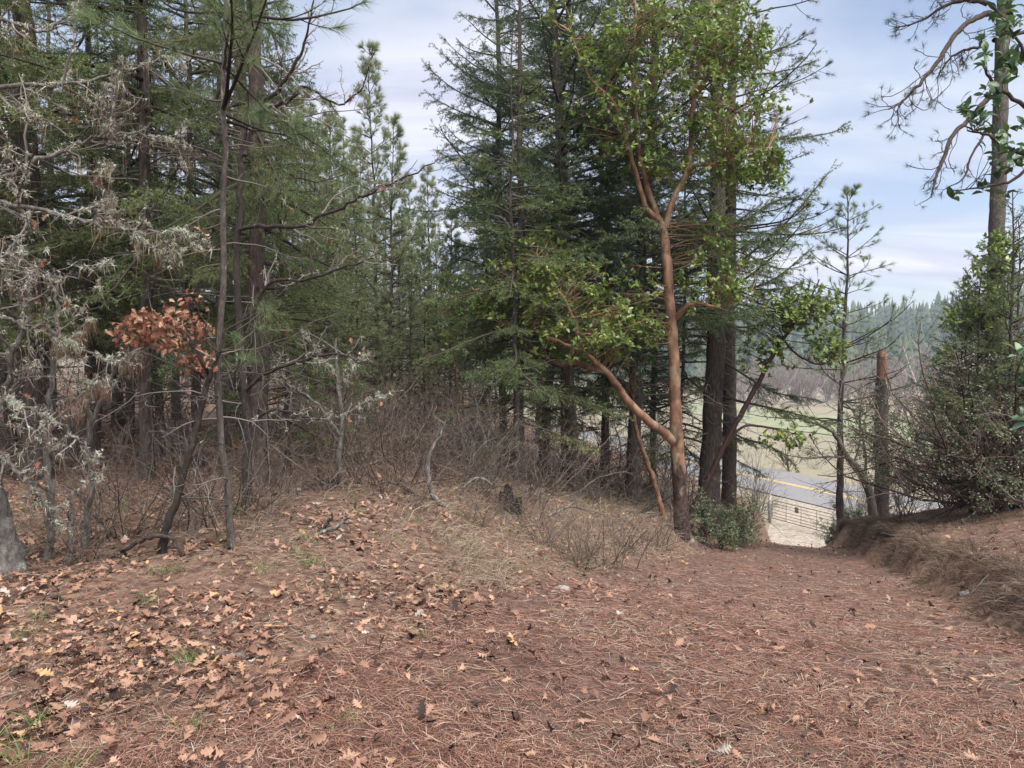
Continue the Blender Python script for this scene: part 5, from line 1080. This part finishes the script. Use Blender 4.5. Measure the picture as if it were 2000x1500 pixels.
lift = ZG - gb[2] + 0.12; HG = 1.28
def gp(s, h): return gdir * s + np.array([0, 0, lift + h])
arc = lambda c, s, a0, a1: [gp(c + s * 0.22 * math.sin(a), HG - 0.22 + 0.22 * math.cos(a)) for a in np.linspace(a0, a1, 6)]
fr = [gp(0, 0)] + [gp(0, HG - 0.22)] + arc(0.22, -1, math.pi / 2, 0)[1:] + arc(GLn - 0.22, 1, 0, math.pi / 2) + [gp(GLn, 0), gp(0.02, 0)]
tube1(fr, 0.028).build('frame', M_gatemetal, gate, True)
for h in (0.19, 0.39, 0.62, 0.86, 1.07): tube1([gp(0.02, h), gp(GLn * 0.5, h), gp(GLn - 0.02, h)], 0.018).build('rail', M_gatemetal, gate, True)
for f_ in (0.25, 0.5, 0.75): tube1([gp(GLn * f_, 0.02), gp(GLn * f_, HG * 0.5), gp(GLn * f_, HG - 0.02)], 0.016).build('upright', M_gatemetal, gate, True)
def box(c, ax, sx, sy, sz):
    ay = np.cross([0, 0, 1.0], ax); az = np.array([0, 0, 1.0]); V = [c + ax * sx * a + ay * sy * b + az * sz * d for a in (-1, 1) for b in (-1, 1) for d in (-1, 1)]
    F = [(0, 1, 3), (0, 3, 2), (4, 6, 7), (4, 7, 5), (0, 4, 5), (0, 5, 1), (2, 3, 7), (2, 7, 6), (0, 2, 6), (0, 6, 4), (1, 5, 7), (1, 7, 3)]
    g = Geo(); g.add(np.array(V), F, .5); return g
box(gp(GLn * 0.42, 0.97) - np.cross([0, 0, 1.0], gdir) * -0.04, gdir, 0.16, 0.012, 0.2).build('sign_plate', M_board, gate)
def post(label, base, h, r, m, name='gate_post'):
    z = gz(base[0], base[1]); o = cap_tube([(0, 0, -0.1), (0, 0, h * 0.5), (0, 0, h)], r).build(name, m, None, True); o.location = (base[0], base[1], z); tag(o, label, 'post'); return o
post('tall grey metal post at the left end of the farm gate', gl_ - gdir * 0.18, 2.0, 0.085, M_galv)
post('shorter grey metal post at the right end of the farm gate', gl_ + gdir * (GLn + 0.2), 1.65, 0.075, M_galv)
f0 = gl_ - gdir * 0.30; fz = gz(f0[0], f0[1]) - 0
fence = thing('rail_fence', 'short dark rail panel left of the tall gate post', 'fence', (f0[0], f0[1], fz))
for h in (0.2, 0.5, 0.8, 1.05, 1.3): tube1([(0, 0, h), -gdir * 1.2 + [0, 0, h], -gdir * 2.6 + [0, 0, h - 0.05]], 0.02).build('rail', M_gatemetal, fence, True)
for d_ in (0.05, 2.55): tube1([-gdir * d_ + [0, 0, 0.1], -gdir * d_ + [0, 0, 1.3]], 0.025).build('upright', M_gatemetal, fence, True)
post('rusty dark post in the short rail panel', f0 - gdir * 1.5, 1.55, 0.06, M_gatemetal, 'fence_post')
post('thin grey post at the far end of the short rail panel', f0 - gdir * 2.75, 1.6, 0.05, M_galv, 'fence_post')

# ------------------------------------------------------------------ beyond the road
bt1 = shrub_mesh(800, 6.5, 0.75, 9, M_faroak, 0.09, lv=(9, 10), n0=9, wob=0.1, el=1.15, rmin=11); bt2 = shrub_mesh(801, 3.0, 0.8, 9, M_redtwig, 0.03, rmin=4, lv=(7, 6), wob=0.1, el=1.2)
pb = flat_hit(1546, 930, -10.1); bush('bare_tree', bt2, 'thin bare sapling clump on the far verge of the road', (pb[0] + 1, pb[1] + 3, gz(pb[0] + 1, pb[1] + 3)), 0, 1.35, cat='tree')
pb = flat_hit(1598, 925, -10.1); bush('verge_brush', br3, 'low russet brush on the far verge of the road', (pb[0] + 1, pb[1] + 3, gz(pb[0] + 1, pb[1] + 3)), 0, 1.5)
rf = np.random.default_rng(810)
for k in range(44):
    px = 1420 + (k % 22) * 24 + rf.uniform(-9, 9); Y = rf.uniform(150, 330); x = (px - 1000) / FPX * Y
    bush('bare_tree', bt1, 'bare mauve-grey tree along the far edge of the field', (x, Y, gz(x, Y) - 0.3), k, rf.uniform(1.4, 2.5), 'bare trees edging the field', cat='tree')
x = (1800 - 1000) / FPX * 95; bush('bare_tree', bt1, 'nearest pale bare tree in front of the wooded hill', (x, 95, gz(x, 95) - .3), 2, 2.4, cat='tree')
# wooded hillside
rh = np.random.default_rng(820); nT = 4600
az_ = rh.uniform(math.radians(-8), math.radians(52), nT); rr_ = 360 + 640 * rh.random(nT) ** 0.8; hx, hy = rr_ * np.sin(az_), rr_ * np.cos(az_)
ct = []; cf = []
for lv_ in range(4):
    z0, z1, r0_ = 0.12 + lv_ * 0.2, 0.42 + lv_ * 0.2, 0.2 - lv_ * 0.042
    n0_ = len(ct); ct += [(r0_ * math.cos(a) * (1 + .3 * math.sin(a * 3 + lv_)), r0_ * math.sin(a), z0 - 0.03 * math.cos(2 * a + lv_)) for a in np.arange(6) / 6 * 2 * math.pi] + [(0, 0, min(z1, 1.0))]
    cf += [(n0_ + i, n0_ + (i + 1) % 6, n0_ + 6) for i in range(6)]
Rz = np.zeros((nT, 3, 3)); a_ = rh.uniform(0, 6.3, nT); wd = rh.uniform(0.5, 1.15, nT); Rz[:, 0, 0] = np.cos(a_) * wd; Rz[:, 0, 1] = -np.sin(a_) * wd; Rz[:, 1, 0] = np.sin(a_) * wd; Rz[:, 1, 1] = np.cos(a_) * wd; Rz[:, 2, 2] = 1
V, F = inst(np.array(ct), np.array(cf), Rz, np.where(rh.random(nT) < 0.15, rh.uniform(20, 31, nT), rh.uniform(7, 21, nT)), np.stack([hx, hy, ground(hx, hy) - 1], -1))
g = Geo(); g.add(V, F, np.repeat(rh.random(nT), len(ct))); o = g.build('hillside_forest', M_far, kind='stuff'); tag(o, 'dark conifer forest covering the far hill', 'forest')

# ------------------------------------------------------------------ litter
rt = np.random.default_rng(900)
def on_path(X, Y):
    d, yf = path_dy(X, Y); return (d > -halfw(yf)) & (d < halfr(yf)), d, yf
def scatter(n, y0, y1, pw, wide=0.80, extra=0.6):
    u = rt.random(n); a = 1 - pw if abs(1 - pw) > 0.01 else 0.01
    Y = (y0 ** a + u * (y1 ** a - y0 ** a)) ** (1 / a); X = (rt.random(n) * 2 - 1) * (wide * Y + extra); return X, Y
def surf(X, Y):
    ip, d, yf = on_path(X, Y); return ground(X, Y) + np.where(ip, 0.022, 0.004)
# needles
X, Y = scatter(165000, 1.9, 24, 1.6); ip, d, yf = on_path(X, Y)
keep = rt.random(len(X)) < np.where(ip, 0.45 + 0.55 * (np.sin(X * 1.7 + np.sin(Y * 2.1)) * np.sin(Y * 1.3 + X * 0.8) > -0.25), np.where(d > 0, 0.8, 0.36)); X, Y = X[keep], Y[keep]; n = len(X)
th = rt.uniform(0, 2 * np.pi, n); L = rt.gamma(4, 0.028, n).clip(0.03, 0.2); bend = rt.normal(0, 0.35, n); wv = 0.0007 + 0.00019 * Y
pts = []
for f_, s_ in ((0, 0), (0.5, 1), (1, 0)):
    pts.append((X + L * f_ * np.cos(th) - s_ * bend * L * 0.3 * np.sin(th), Y + L * f_ * np.sin(th) + s_ * bend * L * 0.3 * np.cos(th)))
hz_ = rt.exponential(0.006, (3, n)); 
P3 = np.stack([np.stack([px_, py_, surf(px_, py_) + hz_[i] + 0.002], -1) for i, (px_, py_) in enumerate(pts)], 1)
sd_ = np.stack([-np.sin(th) * wv, np.cos(th) * wv, rt.uniform(-.5, .5, n) * wv], -1)
V = np.stack([P3[:, 0] - sd_, P3[:, 0] + sd_, P3[:, 1] - sd_, P3[:, 1] + sd_, P3[:, 2]], 1).reshape(-1, 3)
F = (np.arange(n)[:, None, None] * 5 + np.array([(0, 1, 3), (0, 3, 2), (2, 3, 4)])[None]).reshape(-1, 3)
g = Geo(); g.add(V, F, np.repeat(np.clip(rt.normal(0.45, 0.3, n), 0, 1), 5)); o = g.build('pine_needle_litter', M_needlelit, kind='stuff'); tag(o, 'rust-brown fallen pine needles covering path and forest floor', 'pine needles')
# fine bleached straw bits
X, Y = scatter(85000, 1.9, 16, 1.4); patch = np.sin(X * 2.3 + np.sin(Y * 1.9)) * np.sin(Y * 2.7 + X) + rt.normal(0, .5, len(X)); k_ = patch > 0.25; X, Y = X[k_], Y[k_]; n = len(X)
th = rt.uniform(0, 2 * np.pi, n); D = norm(np.stack([np.cos(th), np.sin(th), rt.normal(0.05, .25, n)], -1)); V, F = needles(np.stack([X, Y, surf(X, Y) + 0.006], -1), D, rt.uniform(0.03, 0.09, n), 0.0022 + 0.0003 * Y, rt)
g = Geo(); g.add(V, F, np.repeat(rt.uniform(0.3, 0.9, n), 3)); o = g.build('bleached_straw', M_straw, kind='stuff'); tag(o, 'fine bleached grass bits matted into the path', 'straw')
# leaves
def lay_leaves(X, Y, S, seed, up=0.32):
    r_ = np.random.default_rng(seed); n = len(X); Nn = norm(gnormal(X, Y) + up * r_.standard_normal((n, 3))); th = r_.uniform(0, 2 * np.pi, n)
    Xd = np.stack([np.cos(th), np.sin(th), np.zeros(n)], -1); fl = np.where(r_.random(n) < 0.4, -1, 1)[:, None]
    Z = Nn * fl; Xd = norm(Xd - Z * (Xd * Z).sum(1, keepdims=True))
    return frames(Xd, Z), np.stack([X, Y, surf(X, Y) + 0.005 + r_.exponential(0.013, n)], -1)
def leaf_density(X, Y):
    ip, d, yf = on_path(X, Y); lft = sstep(-d, 0.9, 2.6)
    return np.where(d > 0, np.where(d > halfr(yf), 0.10, 0.07), 0.07 + 0.93 * lft) * np.where(yf > 14, 1.6, 1.0) * np.where((d < -2.5) & (Y > 6) & (X > -1.2), 0.45, 1)
X, Y = scatter(47000, 2.0, 20, 1.15); k_ = rt.random(len(X)) < leaf_density(X, Y) * np.clip(0.62 + 0.75 * np.sin(X * 2.6 + 1.2 * np.sin(Y * 1.7)) * np.sin(Y * 2.2 + 0.9 * np.sin(X * 1.3)) + 0.35 * np.sin(X * 7.1 + Y * 3) * np.sin(Y * 6.3), 0.12, 1.0); X, Y = X[k_], Y[k_]
yg = rt.uniform(16, 50, 900); dg_ = rt.uniform(-1.5, 1.5, 900); X = np.concatenate([X, -0.6 + yg / 0.915 * 0.403 + 0.915 * dg_]); Y = np.concatenate([Y, yg - 0.403 * dg_])
S = rt.gamma(7, 0.0078, len(X)).clip(0.022, 0.095); Rm, T = lay_leaves(X, Y, S, 901, 0.42)
vis = (np.abs(X) < 0.72 * Y) & (Y > 2.55); rank = np.argsort(np.where(vis, Y / S * np.where(on_path(X, Y)[0], 0.55, 1), 1e9)); big, rest = rank[:300], rank[300:]
g = Geo(); cvals = np.clip(rt.normal(0.42, 0.24, len(X)), 0.0, 0.93); cvals[rt.random(len(X)) < 0.025] = 1.0; cvals[rt.random(len(X)) < 0.07] = 0.03
for k in range(5):
    q = rest[k::5]; nr = Y[q] < 3.8
    far_ = Y[q] > 8.5
    for qq, tp in ((q[nr], OAKS[k]), (q[~nr & ~far_], OAKF[k]), (q[far_], OAKT)):
        V, F = inst(tp[0], tp[1], Rm[qq], S[qq], T[qq]); g.add(V, F, np.repeat(cvals[qq], len(tp[0])))
o = g.build('leaf_litter', M_litleaf, kind='stuff'); tag(o, 'thick litter of fallen tan oak leaves over the forest floor', 'leaf litter')
lm_ = {}
for i in big:
    k = int(i) % 5; v = round(float(cvals[i]) * 10) / 10
    if (k, v) not in lm_:
        g = Geo(); g.add(OAKS[k][0], OAKS[k][1], v); lm_[(k, v)] = g.mesh('oak_leaf', M_litleaf, False)
    o = link('oak_leaf', lm_[(k, v)]); M4 = np.eye(4); M4[:3, :3] = Rm[i] * S[i]; M4[:3, 3] = T[i]; o.matrix_world = Matrix(M4.tolist())
    tone = 'dark shrivelled' if v < 0.25 else 'russet brown' if v < 0.5 else 'pinkish tan' if v < 0.75 else 'pale orange' if v < 0.95 else 'bleached grey'
    where = 'on the needle-covered path' if on_path(X[i:i + 1], Y[i:i + 1])[0][0] else 'in the litter left of the path' if X[i] < 1.5 else 'on the right bank'
    tone = ('large ' if S[i] > 0.085 else 'small ' if S[i] < 0.062 else 'middling ') + tone
    tag(o, '%s fallen oak leaf lying %s' % (tone, where), 'leaf', '%s fallen oak leaves %s' % (tone, where))
# small dark scraps of dead leaf on the path
X3, Y3 = scatter(1500, 2.2, 22, 1.0); ip, d, yf = on_path(X3, Y3); k_ = ip; X3, Y3 = X3[k_], Y3[k_]; S3 = rt.gamma(5, 0.0055, len(X3)).clip(0.012, 0.06); Rm3, T3 = lay_leaves(X3, Y3, S3, 903, 0.7)
V, F = inst(OAKF[2][0] * [1, 1.2, 2.2], OAKF[2][1], Rm3, S3, T3); g = Geo(); g.add(V, F, np.repeat(np.where(rt.random(len(X3)) < 0.6, 0.04, rt.uniform(0.1, 0.75, len(X3))), len(OAKF[2][0]))); o = g.build('leaf_scraps', M_litleaf, kind='stuff'); tag(o, 'small dark scraps of dead leaf strewn over the path', 'leaf scraps')
# grass -------------------------------------------------------------------------
def blades(X, Y, L, lean_dir, lean, w, seed, droop=0.5):
    r_ = np.random.default_rng(seed); n = len(X); B0 = np.stack([X, Y, ground(X, Y) - 0.01], -1); th = r_.uniform(0, 2 * np.pi, n); rnd = np.stack([np.cos(th), np.sin(th), np.zeros(n)], -1)
    d0 = norm(np.array([0, 0, 1.0]) + lean[:, None] * lean_dir + 0.45 * rnd); d1 = norm(d0 + (lean * 0.9)[:, None] * lean_dir + 0.35 * rnd + [0, 0, -droop]); d2 = norm(d1 + (lean * 0.5)[:, None] * lean_dir + [0, 0, -droop * 1.3])
    P1 = B0 + d0 * (L * .4)[:, None]; P2 = P1 + d1 * (L * .35)[:, None]; P3 = P2 + d2 * (L * .3)[:, None]
    gr = ground(P2[:, 0], P2[:, 1]); P2[:, 2] = np.maximum(P2[:, 2], gr + .006); gr = ground(P3[:, 0], P3[:, 1]); P3[:, 2] = np.maximum(P3[:, 2], gr + .004)
    s = norm(np.cross(d0, r_.standard_normal((n, 3)))) * (w / 2)[:, None]
    V = np.stack([B0 - s, B0 + s, P1 - s, P1 + s, P2 - s * .7, P2 + s * .7, P3], 1).reshape(-1, 3); F = (np.arange(n)[:, None, None] * 7 + np.array([(0, 1, 3), (0, 3, 2), (2, 3, 5), (2, 5, 4), (4, 5, 6)])[None]).reshape(-1, 3)
    return V, F
def tufted(n, y0, y1, rad, per):
    X, Y = scatter(n // per, y0, y1, 0.9); X = np.repeat(X, per); Y = np.repeat(Y, per); return X + rt.normal(0, rad, len(X)), Y + rt.normal(0, rad, len(Y))
X, Y = tufted(150000, 4.5, 18, 0.07, 9); ip, d, yf = on_path(X, Y); hw_ = halfw(yf)
dens = np.where((d < -hw_ + .25), sstep(-d, hw_ - .3, hw_ + .5) * (1 - 0.75 * sstep(-d, hw_ + 3.5, hw_ + 6)), 0) * sstep(Y, 4.6, 6.5) * (0.25 + 0.75 * (np.sin(X * 1.9 + 1) * np.sin(Y * 1.4 + X) > -0.2)) * (0.18 + 0.82 * sstep(X, -1.8, 0.2)) * 0.7; dens = np.where(d > 0, 0, dens); k_ = rt.random(len(X)) < dens; X, Y = X[k_], Y[k_]; n = len(X)
LD = np.tile(np.array([[0.915, -0.403, 0]]), (n, 1)); V, F = blades(X, Y, rt.gamma(4, 0.042, n).clip(0.05, 0.34), LD, rt.uniform(0.2, 1.3, n), 0.003 + 0.0003 * Y, 910, 0.45)
g = Geo(); g.add(V, F, np.repeat(np.clip(rt.normal(0.5, .2, n), 0, .9), 7)); o = g.build('dry_grass', M_straw, kind='stuff'); tag(o, 'dry straw-coloured grass along the left bank of the path', 'grass')
yf = np.repeat(rt.uniform(3.0, 23, 640), 26); n = len(yf); yf = yf + rt.normal(0, 0.06, n); dd = halfr(yf) - 0.16 * np.sin(yf * 2.1) - 0.09 * np.sin(yf * 5.3 + 1) + np.repeat(rt.normal(0.40, 0.14, 640) + np.where(rt.random(640) < 0.12, rt.random(640) * 1.2, 0), 26) + rt.normal(0, 0.04, n); X = -0.6 + yf / 0.915 * 0.403 + 0.915 * dd; Y = yf - 0.403 * dd
cl = np.sin(yf * 3.1 + 2 * dd) + np.sin(yf * 7.3 + 1) * .6 + rt.normal(0, .5, n); k_ = cl > -9; X, Y = X[k_], Y[k_]; n = len(X)
LD = np.tile(np.array([[-0.915, 0.403, 0]]), (n, 1)) + 0.7 * rt.standard_normal((n, 3)) * [1, 1, 0]; V, F = blades(X, Y, rt.uniform(0.08, 0.34, n), LD, rt.uniform(0.3, 1.5, n), 0.0032 + 0.0002 * Y, 911, 0.6)
g = Geo(); g.add(V, F, np.repeat(np.clip(rt.normal(0.35, .22, n), 0, 1), 7)); o = g.build('bank_grass', M_bankgrass, kind='stuff'); tag(o, 'matted dead grass drooping over the cut right bank', 'grass')
nk = 420; yk = rt.uniform(3, 22, nk); dk = halfr(yk) - 0.16 * np.sin(yk * 2.1) - 0.09 * np.sin(yk * 5.3 + 1) + rt.normal(0.16, 0.16, nk); Xk = -0.6 + yk / 0.915 * 0.403 + 0.915 * dk; Yk = yk - 0.403 * dk
cu = norm(np.array([(x, y, z) for x in (-1, 0, 1) for y in (-1, 0, 1) for z in (-1, 1)], float)); cu = cu[[0, 4, 12, 16, 1, 5, 13, 17]]
cF = np.array([(0, 1, 3), (0, 3, 2), (4, 6, 7), (4, 7, 5), (0, 4, 5), (0, 5, 1), (2, 3, 7), (2, 7, 6), (0, 2, 6), (0, 6, 4), (1, 5, 7), (1, 7, 3)])
Rk = frames(rt.standard_normal((nk, 3)), norm(rt.standard_normal((nk, 3)))); V, F = inst(cu * [1, 0.7, 0.55], cF, Rk, rt.gamma(2.5, 0.014, nk).clip(0.012, 0.1), np.stack([Xk, Yk, ground(Xk, Yk) + 0.005], -1)); V = V + 0.006 * rt.standard_normal(V.shape)
g = Geo(); g.add(V, F, np.repeat(rt.random(nk), len(cu))); o = g.build('earth_clods', M_clod, kind='stuff'); tag(o, 'crumbled earth clods along the foot of the cut bank', 'clods')
rr2 = np.random.default_rng(930); nR = 26; yk = rr2.uniform(4, 19, nR); dk = halfr(yk) + rr2.uniform(0.3, 0.5, nR); S0 = np.stack([-0.6 + yk / 0.915 * 0.403 + 0.915 * dk, yk - 0.403 * dk, np.zeros(nR)], -1); S0[:, 2] = ground(S0[:, 0], S0[:, 1]) - 0.02
Pk = wander(S0, np.tile(np.array([[-0.7, 0.35, -0.5]]), (nR, 1)) + 0.5 * rr2.standard_normal((nR, 3)), rr2.uniform(0.2, 0.6, nR), 6, 0.25, -0.1, rr2); Pk[..., 2] = np.maximum(Pk[..., 2], ground(Pk[..., 0], Pk[..., 1]) - 0.004)
V, F = tubes(Pk, rr2.uniform(0.003, 0.009, nR)[:, None] * np.linspace(1, 0.3, 7), 5); g = Geo(); g.add(V, F, percol(nR, len(V) // nR, rr2)); o = g.build('bank_roots', M_dead, kind='stuff'); tag(o, 'thin exposed roots hanging from the cut bank', 'roots')
# green tufts
X, Y = tufted(3200, 2.6, 9, 0.035, 26); k_ = (X < -0.4) & (X > -0.75 * Y); X, Y = X[k_], Y[k_]; n = len(X)
V, F = blades(X, Y, rt.uniform(0.06, 0.17, n), np.zeros((n, 3)), np.zeros(n), np.full(n, 0.0035), 912, 0.35); g = Geo(); g.add(V, F, np.repeat(rt.random(n), 7)); o = g.build('green_grass', M_green, kind='stuff'); tag(o, 'sparse green grass tufts among the fallen leaves', 'grass')

# ------------------------------------------------------------------ haze
HZ = bpy.data.materials.new('haze'); HZ.use_nodes = True; t = HZ.node_tree; t.nodes.clear()
ho = N(t, 'ShaderNodeOutputMaterial'); hv_ = N(t, 'ShaderNodeVolumePrincipled'); hv_.inputs['Density'].default_value = 0.0004; hv_.inputs['Color'].default_value = (0.80, 0.88, 1.0, 1)
t.links.new(hv_.outputs[0], ho.inputs['Volume'])
V = np.array([(x, y, z) for x in (-1420, 2220) for y in (-90, 2620) for z in (-20, 96)], float)
F = [(0, 1, 3), (0, 3, 2), (4, 6, 7), (4, 7, 5), (0, 4, 5), (0, 5, 1), (2, 3, 7), (2, 7, 6), (0, 2, 6), (0, 6, 4), (1, 5, 7), (1, 7, 3)]
g = Geo(); g.add(V, F); o = g.build('haze', HZ); o['kind'] = 'stuff'
